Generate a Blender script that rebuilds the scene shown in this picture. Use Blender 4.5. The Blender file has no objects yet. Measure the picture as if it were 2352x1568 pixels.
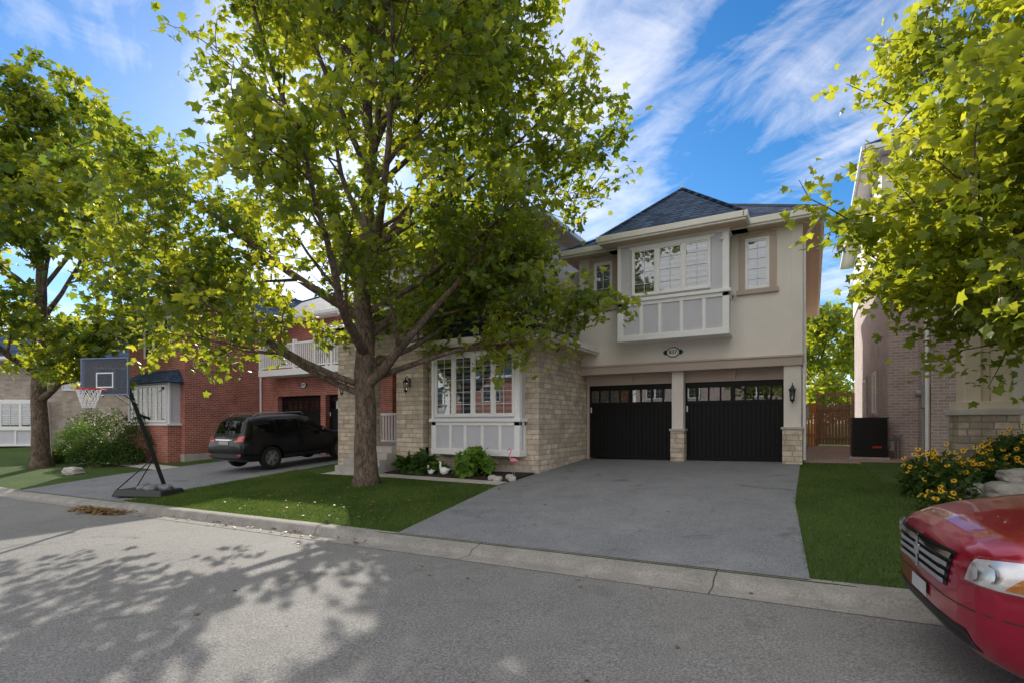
import bpy, bmesh, math, random
import numpy as np
from mathutils import Vector, Matrix
from mathutils.bvhtree import BVHTree
R=random.Random(7)
scene=bpy.context.scene
COL=scene.collection
rad=math.radians
ORG={}
# ------------------------------------------------------------------ helpers
def thing(name,label,category,loc=(0,0,0),rot=(0,0,0),group=None,world=True):
    e=bpy.data.objects.new(name,None); e.empty_display_size=.3
    e.location=loc; e.rotation_euler=rot
    e["label"]=label; e["category"]=category
    if group: e["group"]=group
    COL.objects.link(e); ORG[e.name]=Vector(loc) if world else Vector((0,0,0))
    return e
def tag(o,label,category,group=None):
    o["label"]=label; o["category"]=category
    if group: o["group"]=group
    return o
class MB:
    def __init__(s): s.v=[];s.f=[];s.m=[];s.s=[];s.mi=0;s.sm=False
    def add(s,vs,fs):
        o=len(s.v); s.v+=[tuple(v) for v in vs]
        for f in fs: s.f.append([i+o for i in f]); s.m.append(s.mi); s.s.append(s.sm)
        return s
    def box(s,x0,x1,y0,y1,z0,z1):
        x0,x1=sorted((x0,x1));y0,y1=sorted((y0,y1));z0,z1=sorted((z0,z1))
        return s.add([(x0,y0,z0),(x1,y0,z0),(x1,y1,z0),(x0,y1,z0),(x0,y0,z1),(x1,y0,z1),(x1,y1,z1),(x0,y1,z1)],
          [(3,2,1,0),(4,5,6,7),(0,1,5,4),(1,2,6,5),(2,3,7,6),(3,0,4,7)])
    def poly(s,pts): return s.add(pts,[tuple(range(len(pts)))])
    def prism(s,pts,vec):
        n=len(pts); v=Vector(vec); a=[Vector(p) for p in pts]; b=[p+v for p in a]
        fs=[tuple(range(n))[::-1],tuple(range(n,2*n))]+[(i,(i+1)%n,n+(i+1)%n,n+i) for i in range(n)]
        return s.add(a+b,fs)
    def tube(s,pts,rs,n=8,cap=True):
        pts=[Vector(p) for p in pts]; vs=[]; 
        if not hasattr(rs,'__len__'): rs=[rs]*len(pts)
        u=None
        for i,p in enumerate(pts):
            d=(pts[min(i+1,len(pts)-1)]-pts[max(i-1,0)]).normalized()
            if u is None:
                u=d.orthogonal().normalized()
            u=(u-d*u.dot(d))
            u=u.normalized() if u.length>1e-6 else d.orthogonal().normalized()
            w=d.cross(u)
            for k in range(n):
                a=2*math.pi*k/n; vs.append(p+(u*math.cos(a)+w*math.sin(a))*rs[i])
        fs=[]
        for i in range(len(pts)-1):
            for k in range(n):
                k2=(k+1)%n; fs.append((i*n+k,i*n+k2,(i+1)*n+k2,(i+1)*n+k))
        if cap: fs.append(tuple(range(n))[::-1]); fs.append(tuple((len(pts)-1)*n+k for k in range(n)))
        return s.add(vs,fs)
    def lathe(s,prof,c,ax='z',n=24):
        vs=[];m=len(prof)
        for k in range(n):
            a=2*math.pi*k/n
            for r,h in prof:
                p,q=r*math.cos(a),r*math.sin(a)
                o=(p,q,h) if ax=='z' else ((p,h,q) if ax=='y' else (h,p,q))
                vs.append((c[0]+o[0],c[1]+o[1],c[2]+o[2]))
        fs=[]
        for k in range(n):
            k2=(k+1)%n
            for i in range(m-1): fs.append((k*m+i,k2*m+i,k2*m+i+1,k*m+i+1))
        return s.add(vs,fs)
    def ball(s,c,rx,ry,rz,n=12,m=8):
        vs=[];fs=[]
        for i in range(m+1):
            t=math.pi*i/m
            for k in range(n):
                a=2*math.pi*k/n; vs.append((c[0]+rx*math.sin(t)*math.cos(a),c[1]+ry*math.sin(t)*math.sin(a),c[2]+rz*math.cos(t)))
        for i in range(m):
            for k in range(n): fs.append((i*n+k,(i+1)*n+k,(i+1)*n+(k+1)%n,i*n+(k+1)%n))
        return s.add(vs,fs)
    def done(s,name,mats,parent=None,bevel=0,fix=True):
        if not isinstance(mats,(list,tuple)): mats=[mats]
        off=ORG.get(parent.name,Vector((0,0,0))) if parent else Vector((0,0,0))
        me=bpy.data.meshes.new(name)
        me.from_pydata([(a-off.x,b-off.y,c-off.z) for a,b,c in s.v],[],s.f)
        for m in mats: me.materials.append(m)
        me.polygons.foreach_set('material_index',s.m); me.polygons.foreach_set('use_smooth',s.s)
        if fix:
            bm=bmesh.new(); bm.from_mesh(me); bmesh.ops.recalc_face_normals(bm,faces=bm.faces); bm.to_mesh(me); bm.free()
        o=bpy.data.objects.new(name,me); COL.objects.link(o)
        if parent: o.parent=parent; ORG[o.name]=off
        if bevel:
            b=o.modifiers.new('bevel','BEVEL'); b.width=bevel; b.segments=2; b.limit_method='ANGLE'; b.angle_limit=rad(50)
        return o
# ------------------------------------------------------------------ materials
def newmat(name):
    m=bpy.data.materials.new(name); m.use_nodes=True; nt=m.node_tree
    for n in list(nt.nodes): nt.nodes.remove(n)
    out=nt.nodes.new('ShaderNodeOutputMaterial'); p=nt.nodes.new('ShaderNodeBsdfPrincipled')
    nt.links.new(p.outputs[0],out.inputs[0]); return m,nt,p,out
def N(nt,t,**k):
    n=nt.nodes.new(t)
    for a,b in k.items():
        if a=='inp':
            for i,v in b.items(): n.inputs[i].default_value=v
        else: setattr(n,a,b)
    return n
def L(nt,a,b): nt.links.new(a,b)
def math_(nt,op,a,b=None):
    n=N(nt,'ShaderNodeMath',operation=op)
    for i,x in enumerate((a,b)):
        if x is None: continue
        if isinstance(x,(int,float)): n.inputs[i].default_value=x
        else: L(nt,x,n.inputs[i])
    return n.outputs[0]
def mixc(nt,f,a,b,bt='MIX'):
    n=N(nt,'ShaderNodeMix',data_type='RGBA',blend_type=bt)
    for i,x in ((0,f),(6,a),(7,b)):
        if isinstance(x,(int,float)): n.inputs[i].default_value=x
        elif isinstance(x,tuple): n.inputs[i].default_value=(*x[:3],1)
        else: L(nt,x,n.inputs[i])
    return n.outputs[2]
def noise(nt,vec,scale,detail=4,rough=.6,dist=0):
    n=N(nt,'ShaderNodeTexNoise'); n.inputs['Scale'].default_value=scale; n.inputs['Detail'].default_value=detail
    n.inputs['Roughness'].default_value=rough; n.inputs['Distortion'].default_value=dist
    if vec is not None: L(nt,vec,n.inputs['Vector'])
    return n.outputs['Fac']
def ramp(nt,f,stops):
    n=N(nt,'ShaderNodeValToRGB'); e=n.color_ramp.elements
    while len(e)<len(stops): e.new(.5)
    for i,(p,c) in enumerate(stops):
        e[i].position=p; e[i].color=(*c,1) if isinstance(c,tuple) else (c,c,c,1)
    L(nt,f,n.inputs[0]); return n.outputs[0]
def bump(nt,p,h,st,dist=.02):
    b=N(nt,'ShaderNodeBump'); b.inputs['Strength'].default_value=st; b.inputs['Distance'].default_value=dist
    L(nt,h,b.inputs['Height']); L(nt,b.outputs[0],p.inputs['Normal'])
def mul(c,k): return tuple(min(1,x*k) for x in c)
def plain(name,c,rough=.6,metal=0,var=.12,vs=2.5,bs=0,bstr=.2,coat=0,spec=.5):
    m,nt,p,_=newmat(name); tc=N(nt,'ShaderNodeTexCoord').outputs['Object']
    f=noise(nt,tc,vs,6,.65)
    f=ramp(nt,f,[(.3,0.),(.7,1.)])
    L(nt,mixc(nt,f,mul(c,1-var),mul(c,1+var)),p.inputs['Base Color'])
    p.inputs['Roughness'].default_value=rough; p.inputs['Metallic'].default_value=metal
    p.inputs['Coat Weight'].default_value=coat; p.inputs['Coat Roughness'].default_value=.03
    p.inputs['Specular IOR Level'].default_value=spec
    if bs: bump(nt,p,noise(nt,tc,bs,5,.7),bstr,.01)
    return m
def brick(name,c1,c2,mort,bw,bh,ms=.012,rough=.85,bs=.5,squash=1,sf=2,zs=1,nv=.35,nsc=2.0,flat=False,big=None):
    m,nt,p,_=newmat(name); tc=N(nt,'ShaderNodeTexCoord').outputs['Object']
    sp=N(nt,'ShaderNodeSeparateXYZ'); L(nt,tc,sp.inputs[0]); cb=N(nt,'ShaderNodeCombineXYZ')
    if flat: L(nt,sp.outputs[0],cb.inputs[0]); L(nt,sp.outputs[1],cb.inputs[1])
    else:
        L(nt,math_(nt,'ADD',sp.outputs[0],sp.outputs[1]),cb.inputs[0]); L(nt,math_(nt,'MULTIPLY',sp.outputs[2],zs),cb.inputs[1])
    b=N(nt,'ShaderNodeTexBrick',offset=.5,squash=squash,squash_frequency=sf)
    b.inputs['Scale'].default_value=1; b.inputs['Brick Width'].default_value=bw; b.inputs['Row Height'].default_value=bh
    b.inputs['Mortar Size'].default_value=ms; b.inputs['Mortar Smooth'].default_value=.15; b.inputs['Bias'].default_value=0
    b.inputs['Color1'].default_value=(*c1,1); b.inputs['Color2'].default_value=(*c2,1); b.inputs['Mortar'].default_value=(*mort,1)
    L(nt,cb.outputs[0],b.inputs['Vector'])
    n1=noise(nt,tc,nsc,8,.7); n2=noise(nt,tc,30,4,.7)
    k=ramp(nt,n1,[(.25,1-nv),(.75,1+nv*.6)])
    c=mixc(nt,1.,b.outputs['Color'],k,'MULTIPLY')
    k2=ramp(nt,n2,[(.3,.8),(.7,1.12)])
    c=mixc(nt,1.,c,k2,'MULTIPLY')
    L(nt,c,p.inputs['Base Color']); p.inputs['Roughness'].default_value=rough; p.inputs['Specular IOR Level'].default_value=.25
    h=math_(nt,'SUBTRACT',math_(nt,'MULTIPLY',n2,.35),b.outputs['Fac'])
    bump(nt,p,h,bs,.012); return m
STUCCO=plain('stucco_cream',(.82,.765,.72),.9,var=.06,vs=.8,bs=120,bstr=.35)
TAUPE=plain('stucco_taupe',(.52,.425,.37),.9,var=.06,vs=1,bs=120,bstr=.3)
BEIGE=plain('stucco_beige',(.62,.54,.43),.9,var=.06,vs=1,bs=120,bstr=.3)
WHITE=plain('white_trim_paint',(.88,.88,.89),.45,var=.04,vs=3)
GREYP=plain('grey_panel_paint',(.60,.60,.66),.7,var=.05,vs=3,bs=60,bstr=.1)
CREAM=plain('cream_eave_metal',(.82,.79,.74),.5,var=.05)
SOFFIT=plain('soffit_brown',(.64,.47,.35),.7,var=.05)
CONC=plain('concrete',(.48,.45,.42),.9,var=.2,vs=3,bs=40,bstr=.3)
STONE=brick('ashlar_stone',(.86,.73,.58),(.55,.46,.38),(.46,.40,.34),.42,.13,.009,bs=.9,squash=.6,sf=3,nv=.4,nsc=4)
STONE2=brick('brown_stone',(.60,.51,.40),(.36,.30,.24),(.28,.25,.22),.36,.14,.012,bs=.9,squash=.6,sf=3,nv=.4,nsc=4)
REDB=brick('red_brick',(.52,.155,.105),(.34,.09,.066),(.52,.40,.35),.22,.075,.009,bs=.5,nv=.35,nsc=1.5)
PINKB=brick('pinkish_brick',(.56,.43,.40),(.44,.33,.31),(.62,.58,.55),.22,.075,.011,bs=.5,nv=.25,nsc=1.5)
GREYB=brick('grey_stone',(.58,.50,.43),(.42,.36,.31),(.44,.4,.36),.4,.15,.012,bs=.5)
ROOF=brick('shingle_blue_grey',(.09,.145,.25),(.032,.06,.115),(.010,.016,.03),.3,.1,.01,rough=.8,bs=.9,nv=.5,nsc=3,zs=1)
PAVER=brick('paver',(.48,.32,.27),(.37,.26,.23),(.2,.17,.15),.22,.11,.008,bs=.4,flat=True)
BLACKP=plain('black_door_paint',(.006,.006,.007),.5,var=.3,vs=4,spec=.25)
BLACKM=plain('black_metal',(.012,.012,.014),.35,metal=.3)
STEEL=plain('grey_steel',(.36,.37,.38),.45,metal=.6)
CHROME=plain('chrome',(.75,.76,.78),.12,metal=1,var=.03)
def barkmat():
    m,nt,p,_=newmat('tree_bark'); tc=N(nt,'ShaderNodeTexCoord').outputs['Object']
    mp=N(nt,'ShaderNodeMapping'); mp.inputs['Scale'].default_value=(1,1,.35); L(nt,tc,mp.inputs[0])
    a=noise(nt,mp.outputs[0],16,8,.75,.8); b_=noise(nt,tc,3.5,5,.6,.5)
    c=mixc(nt,ramp(nt,a,[(.38,0.),(.60,1.)]),(.06,.042,.032),(.27,.20,.15))
    c=mixc(nt,1.,c,ramp(nt,b_,[(.3,.55),(.7,1.35)]),'MULTIPLY')
    L(nt,c,p.inputs['Base Color']); p.inputs['Roughness'].default_value=.95; bump(nt,p,a,1.,.05); return m
BARK=barkmat()
SOIL=plain('mulch_soil',(.035,.024,.018),1,var=.4,vs=30,bs=50,bstr=1)
CEDAR=plain('cedar_wood',(.62,.26,.11),.8,var=.25,vs=6)
WOODB=plain('brown_wood',(.36,.22,.14),.85,var=.3,vs=6)
ROCK=plain('limestone_rock',(.44,.42,.39),.95,var=.3,vs=5,bs=14,bstr=.8)
TYRE=plain('tyre_rubber',(.018,.018,.018),.85,bs=80)
YEL=plain('yellow_petals',(.85,.5,.01),.6,var=.1)
PINK=plain('pink_plastic',(.8,.25,.3),.4,var=.05)
PLASTIC=plain('black_plastic',(.02,.02,.022),.5)
def carpaint(name,c,coat=1.,metal=.35,spec=.5): return plain(name,c,.28,metal=metal,var=.04,coat=coat,spec=spec)
REDCAR=carpaint('red_car_paint',(.38,.004,.035),.9,.5); BLKCAR=carpaint('black_car_paint',(.003,.004,.006),.35,0,.3)
AMBER=plain('amber_lens',(.9,.3,.01),.15,var=.25,vs=30,coat=1); REDL=plain('red_lens',(.5,.01,.01),.15,var=.1,coat=1)
REFL=plain('lamp_reflector',(.85,.86,.88),.25,metal=.5,var=.15,vs=14,coat=1)
DGLASS=plain('tinted_car_glass',(.003,.004,.005),.04,var=.0,coat=.0,spec=.45)
def glassmat(name,base=.12,tint=(.9,.95,1),haze=0):
    m,nt,p,out=newmat(name); nt.nodes.remove(p)
    t=N(nt,'ShaderNodeBsdfTransparent'); t.inputs[0].default_value=(*tint,1)
    g=N(nt,'ShaderNodeBsdfGlossy'); g.inputs['Roughness'].default_value=.01
    fr=N(nt,'ShaderNodeFresnel'); fr.inputs[0].default_value=1.5
    f=math_(nt,'ADD',math_(nt,'MULTIPLY',fr.outputs[0],1.2),base)
    src=t.outputs[0]
    if haze:
        d=N(nt,'ShaderNodeBsdfDiffuse'); d.inputs[0].default_value=(.6,.72,.9,1); hx=N(nt,'ShaderNodeMixShader'); hx.inputs[0].default_value=haze
        L(nt,t.outputs[0],hx.inputs[1]); L(nt,d.outputs[0],hx.inputs[2]); src=hx.outputs[0]
    mx=N(nt,'ShaderNodeMixShader'); L(nt,f,mx.inputs[0]); L(nt,src,mx.inputs[1]); L(nt,g.outputs[0],mx.inputs[2])
    L(nt,mx.outputs[0],out.inputs[0]); return m
GLASS=glassmat('window_glass',.14,(.8,.85,.88)); CLEAR=glassmat('clear_lens',.02,(.97,.97,.97)); ACRYL=glassmat('acrylic_board',-.03,(.92,.95,.98),.14)
def blindmat(name,a,b,per=.14):
    m,nt,p,_=newmat(name); tc=N(nt,'ShaderNodeTexCoord').outputs['Object']
    sp=N(nt,'ShaderNodeSeparateXYZ'); L(nt,tc,sp.inputs[0])
    f=math_(nt,'GREATER_THAN',math_(nt,'FRACT',math_(nt,'DIVIDE',sp.outputs[2],per)),.5)
    L(nt,mixc(nt,f,a,b),p.inputs['Base Color']); p.inputs['Roughness'].default_value=.9; return m
ZEBRA=blindmat('zebra_blind',(.62,.61,.58),(.17,.17,.17)); ZEBRA2=blindmat('light_blind',(.66,.66,.72),(.46,.47,.55),.06)
def asphalt(name,a,b,patch=.3,sp_=(.5,1.6),stain=.25,gs=60):
    m,nt,p,_=newmat(name); tc=N(nt,'ShaderNodeTexCoord').outputs['Object']
    n1=noise(nt,tc,.35,5,.6,.6); n2=noise(nt,tc,gs,3,.8); n3=noise(nt,tc,2.2,8,.7); n4=noise(nt,tc,.8,6,.65,1.5)
    c=mixc(nt,ramp(nt,n1,[(.3,0.),(.7,1.)]),a,b)
    c=mixc(nt,1.,c,ramp(nt,n2,[(.3,sp_[0]),(.5,1.),(.72,sp_[1])]),'MULTIPLY')
    c=mixc(nt,1.,c,ramp(nt,n3,[(.25,1-patch),(.75,1+patch*.7)]),'MULTIPLY')
    c=mixc(nt,1.,c,ramp(nt,n4,[(.30,1-stain),(.42,1.),(.64,1.),(.74,1+stain*.6)]),'MULTIPLY')
    v=N(nt,'ShaderNodeTexVoronoi',feature='DISTANCE_TO_EDGE'); v.inputs['Scale'].default_value=.35
    wv=N(nt,'ShaderNodeVectorMath',operation='ADD'); L(nt,tc,wv.inputs[0])
    nn=N(nt,'ShaderNodeTexNoise'); nn.inputs['Scale'].default_value=2.5; nn.inputs['Detail'].default_value=6; L(nt,tc,nn.inputs['Vector']); L(nt,nn.outputs['Color'],wv.inputs[1])
    L(nt,wv.outputs[0],v.inputs['Vector'])
    k=ramp(nt,v.outputs[0],[(.0,.6),(.005,1.)])
    c=mixc(nt,ramp(nt,n1,[(.45,0.),(.6,.8)]),c,mixc(nt,1.,c,k,'MULTIPLY'))
    L(nt,c,p.inputs['Base Color']); p.inputs['Roughness'].default_value=.85; p.inputs['Specular IOR Level'].default_value=.3
    bump(nt,p,n2,.5,.006); return m
ROADM=asphalt('road_asphalt',(.20,.195,.19),(.24,.233,.222),.12,(.4,1.8))
DRIVEM=asphalt('driveway_asphalt',(.195,.2,.215),(.25,.254,.268),.2,(.5,1.6),stain=.35,gs=55)
def grassmat():
    m,nt,p,_=newmat('lawn_grass'); tc=N(nt,'ShaderNodeTexCoord').outputs['Object']
    c=mixc(nt,ramp(nt,noise(nt,tc,.9,6,.7),[(.3,0.),(.7,1.)]),(.05,.095,.022),(.10,.15,.035))
    c=mixc(nt,1.,c,ramp(nt,noise(nt,tc,60,4,.8),[(.3,.4),(.7,1.5)]),'MULTIPLY')
    L(nt,c,p.inputs['Base Color']); p.inputs['Roughness'].default_value=.9; p.inputs['Specular IOR Level'].default_value=.15
    bump(nt,p,noise(nt,tc,50,4,.8),1,.03); return m
LAWN=grassmat()
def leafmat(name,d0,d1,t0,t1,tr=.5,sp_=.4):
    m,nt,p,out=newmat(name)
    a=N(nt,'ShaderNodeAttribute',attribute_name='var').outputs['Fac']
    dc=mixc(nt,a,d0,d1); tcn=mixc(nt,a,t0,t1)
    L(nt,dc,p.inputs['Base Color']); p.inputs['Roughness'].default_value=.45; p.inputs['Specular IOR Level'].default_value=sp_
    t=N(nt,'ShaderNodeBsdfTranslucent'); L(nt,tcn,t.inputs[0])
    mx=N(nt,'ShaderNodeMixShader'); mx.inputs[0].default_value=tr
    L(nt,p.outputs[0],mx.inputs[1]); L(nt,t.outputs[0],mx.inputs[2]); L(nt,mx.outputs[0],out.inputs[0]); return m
MAPLE=leafmat('maple_leaves',(.04,.088,.026),(.135,.195,.05),(.28,.40,.02),(.98,.96,.05),.46)
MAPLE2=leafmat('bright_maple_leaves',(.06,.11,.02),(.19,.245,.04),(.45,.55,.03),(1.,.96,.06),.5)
SHRUB=leafmat('shrub_leaves',(.03,.075,.02),(.08,.14,.03),(.08,.15,.03),(.2,.26,.04),.3,.12)
LIME=leafmat('lime_leaves',(.1,.2,.03),(.17,.3,.04),(.2,.4,.04),(.4,.55,.06),.3,.2)
BLADE=leafmat('grass_blades',(.045,.10,.02),(.14,.20,.045),(.12,.21,.03),(.28,.37,.06),.35,.2)
DRY=leafmat('dry_leaves',(.2,.11,.04),(.3,.19,.08),(.2,.1,.03),(.25,.16,.05),.15,.1)
# ------------------------------------------------------------------ ground heights
def G(x,y): return .1+.019*min(max(x,-20),12)+.058*min(max(y-5.7,0),8.9)
def RZ(x): return .019*min(max(x,-20),12)
def structure(o): o["kind"]="structure"; return o
b=MB()
xs=[-600,-200,-80,-40,-20,-10,0,12,30,80,200,600]
ys=[-600,-200,-60,-20,-9.6,-9.5,5.3,5.64,5.69,10,14.6,25,60,200,600]
vs=[]
for y in ys:
    for x in xs:
        if y>=5.68: z=G(x,y)
        elif y>-9.55: z=RZ(x)-.03
        else: z=RZ(x)+.1
        vs.append((x,y,z))
nx=len(xs); b.add(vs,[(j*nx+i,j*nx+i+1,(j+1)*nx+i+1,(j+1)*nx+i) for j in range(len(ys)-1) for i in range(nx-1)])
structure(b.done('ground',LAWN,fix=False))
b=MB(); xs=[-300,-80,-20,-10,0,12,80,300]
b.add([(x,y,RZ(x)) for y in (-9.3,5.3) for x in xs],[(i,i+1,i+9,i+8) for i in range(7)])
structure(b.done('road',ROADM,fix=False))
def kerbh(x):
    def dip(x,a,b_,t=.9):
        if x<a-t or x>b_+t: return 0
        if a<=x<=b_: return 1
        q=1-((a-x) if x<a else (x-b_))/t
        return q*q*(3-2*q)
    return max(dip(x,-5.5,.15),dip(x,-19.3,-13.2))
b=MB(); xs=list(np.arange(-60,30.1,.2)); vs=[]
for x in xs:
    k=kerbh(x); h=.13-.06*k
    for (y,z) in ((5.19,.005),(5.215,.008),(5.43,.004),(5.46,.014),(5.49,h*.75),(5.53,h*.97),(5.58,h+.004),(5.76,.118-.007*k)): vs.append((x,y,RZ(x)+z))
b.sm=True
b.add(vs,[(i*8+j,(i+1)*8+j,(i+1)*8+j+1,i*8+j+1) for i in range(len(xs)-1) for j in range(7)])
cm,nt,p,_=newmat('kerb_concrete_jointed'); tc=N(nt,'ShaderNodeTexCoord').outputs['Object']
sp=N(nt,'ShaderNodeSeparateXYZ'); L(nt,tc,sp.inputs[0])
j=math_(nt,'LESS_THAN',math_(nt,'ABSOLUTE',math_(nt,'SUBTRACT',math_(nt,'FRACT',math_(nt,'DIVIDE',math_(nt,'ADD',sp.outputs[0],100.9),2.9)),.5)),.0025)
c=mixc(nt,ramp(nt,noise(nt,tc,2.5,8,.7),[(.3,0.),(.7,1.)]),(.22,.205,.185),(.36,.34,.31))
c=mixc(nt,1.,c,ramp(nt,noise(nt,tc,45,3,.8),[(.3,.65),(.7,1.3)]),'MULTIPLY')
L(nt,mixc(nt,j,c,(.06,.06,.055)),p.inputs['Base Color']); p.inputs['Roughness'].default_value=.9; bump(nt,p,noise(nt,tc,60,3,.8),.4,.006)
structure(b.done('kerb',cm,fix=False))
def sheet(name,polys,mat,dz=.012):
    b=MB()
    if not isinstance(polys[0],list): polys=[polys]
    for pts in polys: b.poly([(x,y,G(x,y)+dz) for x,y in pts])
    o=b.done(name,mat,fix=False); return structure(o)
sheet('driveway',[[(-5.2,5.72),(-.02,5.72),(-.24,9.5),(-.26,14.6),(-5.95,14.6),(-5.95,9.6)],[(-.26,14.6),(-.26,15.0),(-5.95,15.0),(-5.95,14.6)]],DRIVEM)
sheet('driveway',[[(-18.9,5.72),(-13.3,5.72),(-13.6,8.5),(-14.1,14.6),(-20,14.6),(-20,8.5)],[(-14.1,14.6),(-14.1,15.1),(-20.0,15.1),(-20.0,14.6)]],DRIVEM)
sheet('path',[(-5.97,9.75),(-5.97,10.2),(-9.1,10.55),(-10.3,10.7),(-12.2,10.75),(-12.2,10.2),(-9.3,10.1)],CONC,.02)
sheet('garden_bed',[(-6.0,10.25),(-6.0,11.6),(-10.3,11.6),(-10.3,10.75),(-9.1,10.6)],SOIL,.03)
sheet('path',[(-.18,14.7),(1.0,14.7),(1.0,25.4),(-.18,25.4)],PAVER,.012)
sheet('gravel_strip',[(1.0,15.3),(2.4,15.3),(1.74,25.4),(1.0,25.4)],plain('red_gravel',(.38,.24,.2),1,var=.5,vs=25,bs=60,bstr=1),.01)
sheet('path',[(-19.8,9.6),(-19.8,10.4),(-26,10.9),(-30,10.5),(-30,9.8),(-26,10.1)],CONC,.012)
# ------------------------------------------------------------------ leaves + trees
LT=np.array([(0,0,0),(.40,-.02,-.10),(.32,.26,-.02),(.54,.50,-.12),(.25,.56,0),(0,1,-.16),(-.25,.56,0),(-.54,.50,-.12),(-.32,.26,-.02),(-.40,-.02,-.10)])
LQ=np.array([(0,0,0),(.3,.35,-.06),(0,1,-.12),(-.3,.35,-.06)])
def leafobj(name,P,S,mat,tmpl,seed,parent=None,up=.6,var=None,dirs=None):
    rg=np.random.default_rng(seed); n=len(P)
    nr=rg.normal(size=(n,3)); nr[:,2]+=up*1.6; nr/=np.linalg.norm(nr,axis=1)[:,None]
    t=rg.normal(size=(n,3)) if dirs is None else dirs+rg.normal(size=(n,3))*.25
    if dirs is None: t[:,2]-=.35
    t-=nr*(t*nr).sum(1)[:,None]; t/=np.linalg.norm(t,axis=1)[:,None]
    bb=np.cross(nr,t)
    V=P[:,None,:]+S[:,None,None]*(tmpl[None,:,0,None]*bb[:,None,:]+tmpl[None,:,1,None]*t[:,None,:]+tmpl[None,:,2,None]*nr[:,None,:])
    k=len(tmpl); V=V.reshape(-1,3); 
    if parent: V=V-np.array(ORG[parent.name])[None,:]
    F=np.arange(n*k).reshape(n,k)
    me=bpy.data.meshes.new(name); me.from_pydata(V.tolist(),[],F.tolist()); me.materials.append(mat)
    if var is None: var=rg.random(n)
    a=me.attributes.new('var','FLOAT','FACE'); a.data.foreach_set('value',np.clip(var,0,1).astype(np.float32))
    o=bpy.data.objects.new(name,me); COL.objects.link(o)
    if parent: o.parent=parent
    return o
def make_tree(label,loc,H,th,CR,seed,tr=.22,limbs=16,n2=8,n3=7,nl=50,ls=.19,mat=None,extra=(),group=None,wide=.4,name='maple_tree',tmpl=LT,spread=.16,el0=22):
    rr=random.Random(seed); T=thing(name,label,'tree',loc,group=group)
    wood=MB(); wood.sm=True; base=Vector(loc); LP=[];LV=[]
    def path(st,d,ln,n,wob,upb):
        pts=[st.copy()]; d=d.normalized(); p=st.copy()
        for i in range(n):
            d=(d+Vector((rr.gauss(0,wob),rr.gauss(0,wob),rr.gauss(0,wob)+upb))).normalized(); p=p+d*ln/n; pts.append(p.copy())
        return pts,d
    def at(pts,t):
        f=t*(len(pts)-1); i=min(int(f),len(pts)-2); q=f-i
        return pts[i].lerp(pts[i+1],q),(pts[i+1]-pts[i]).normalized()
    def env(h):
        t=(h-th)/(H-th); q=abs(t-wide)/(1-wide if t>wide else wide+.12)
        return CR*max(0,1-q**2.3)**.55
    tp=[base+Vector((0,0,-.15))]; off=Vector((0,0,0)); n=14
    for i in range(1,n+1):
        h=H*.9*i/n; off+=Vector((rr.gauss(0,.05),rr.gauss(0,.05),0)); tp.append(base+off+Vector((0,0,h)))
    def trr(t): return tr*(1-t)**.85+.015
    rs=[trr(i/n)*(1.5 if i==0 else 1) for i in range(n+1)]; 
    tp.insert(1,base+Vector((0,0,.25))); rs.insert(1,tr*1.1)
    wood.tube(tp,rs,12)
    def twigs(pts,ln,lv,cv):
        for k in range(n3):
            t=.12+.88*(k+rr.random())/n3; st,d=at(pts,min(t,.999))
            ax=d.orthogonal().normalized(); ax.rotate(Matrix.Rotation(rr.random()*6.28,3,d))
            dd=(d*.55+ax*.85+Vector((0,0,.1)))
            l=(.55+.6*rr.random())*(CR/6)**.5
            tw,_=path(st,dd,l,3,.12,.02); wood.tube(tw,[.011,.009,.007,.004],4,False)
            c2=cv+rr.gauss(0,.2)
            for q in range(nl):
                f=.15+.9*rr.random(); p,_=at(tw,min(f,.999))
                LP.append((p.x+rr.gauss(0,spread),p.y+rr.gauss(0,spread),p.z+rr.gauss(0,spread*.8)-.03)); LV.append(c2+rr.gauss(0,.16))
    def limb(st,d,ln,r):
        pts,_=path(st,d,ln,8,.07,.035); wood.tube(pts,[max(.01,r*(1-i/9)**1.0) for i in range(9)],7,False)
        for k in range(n2):
            t=.25+.75*(k+rr.random()*.9)/n2; s2,d2=at(pts,min(t,.999))
            ax=d2.orthogonal().normalized(); ax.rotate(Matrix.Rotation(rr.random()*6.28,3,d2)); ax.z=ax.z*.6+.05
            l2=ln*(.42-.2*t)*(.8+.5*rr.random())
            p2,_=path(s2,d2*.6+ax*.8,l2,5,.1,.03); r2=r*(1-t*.85)*.5
            wood.tube(p2,[max(.008,r2*(1-i/6)) for i in range(6)],5,False)
            twigs(p2,l2,0,.44+rr.gauss(0,.13))
        twigs(pts[4:],ln,0,.45)
    for i in range(limbs):
        f=(i+.3)/limbs; h=th+(H*.86-th)*f**1.05
        t=h/(H*.9); st,_=at(tp,min(t,.99))
        az=i*2.39996+rr.random()*.5; el=rad(el0+45*f+rr.gauss(0,5))
        he=min(H*.96,h+CR*.45*math.tan(el)*.8); ln=max(1.0,env(he))/max(.35,math.cos(el))*.86*(.9+.2*rr.random())
        limb(st,Vector((math.cos(az)*math.cos(el),math.sin(az)*math.cos(el),math.sin(el))),min(ln,CR*1.25),trr(t)*.62)
    for (h,az,el,ln) in extra:
        st,_=at(tp,h/(H*.9)); limb(st,Vector((math.cos(az)*math.cos(el),math.sin(az)*math.cos(el),math.sin(el))),ln,.085)
    wood.done('trunk',BARK,T,fix=False)
    P=np.array(LP); rg=np.random.default_rng(seed+1)
    S=ls*(.65+.7*rg.random(len(P)))
    leafobj('crown',P,S,mat or MAPLE,tmpl,seed,T,var=np.array(LV))
    return T
LATL=math.atan2(-.4985,-.867); LATR=math.atan2(.4985,.867)
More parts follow.
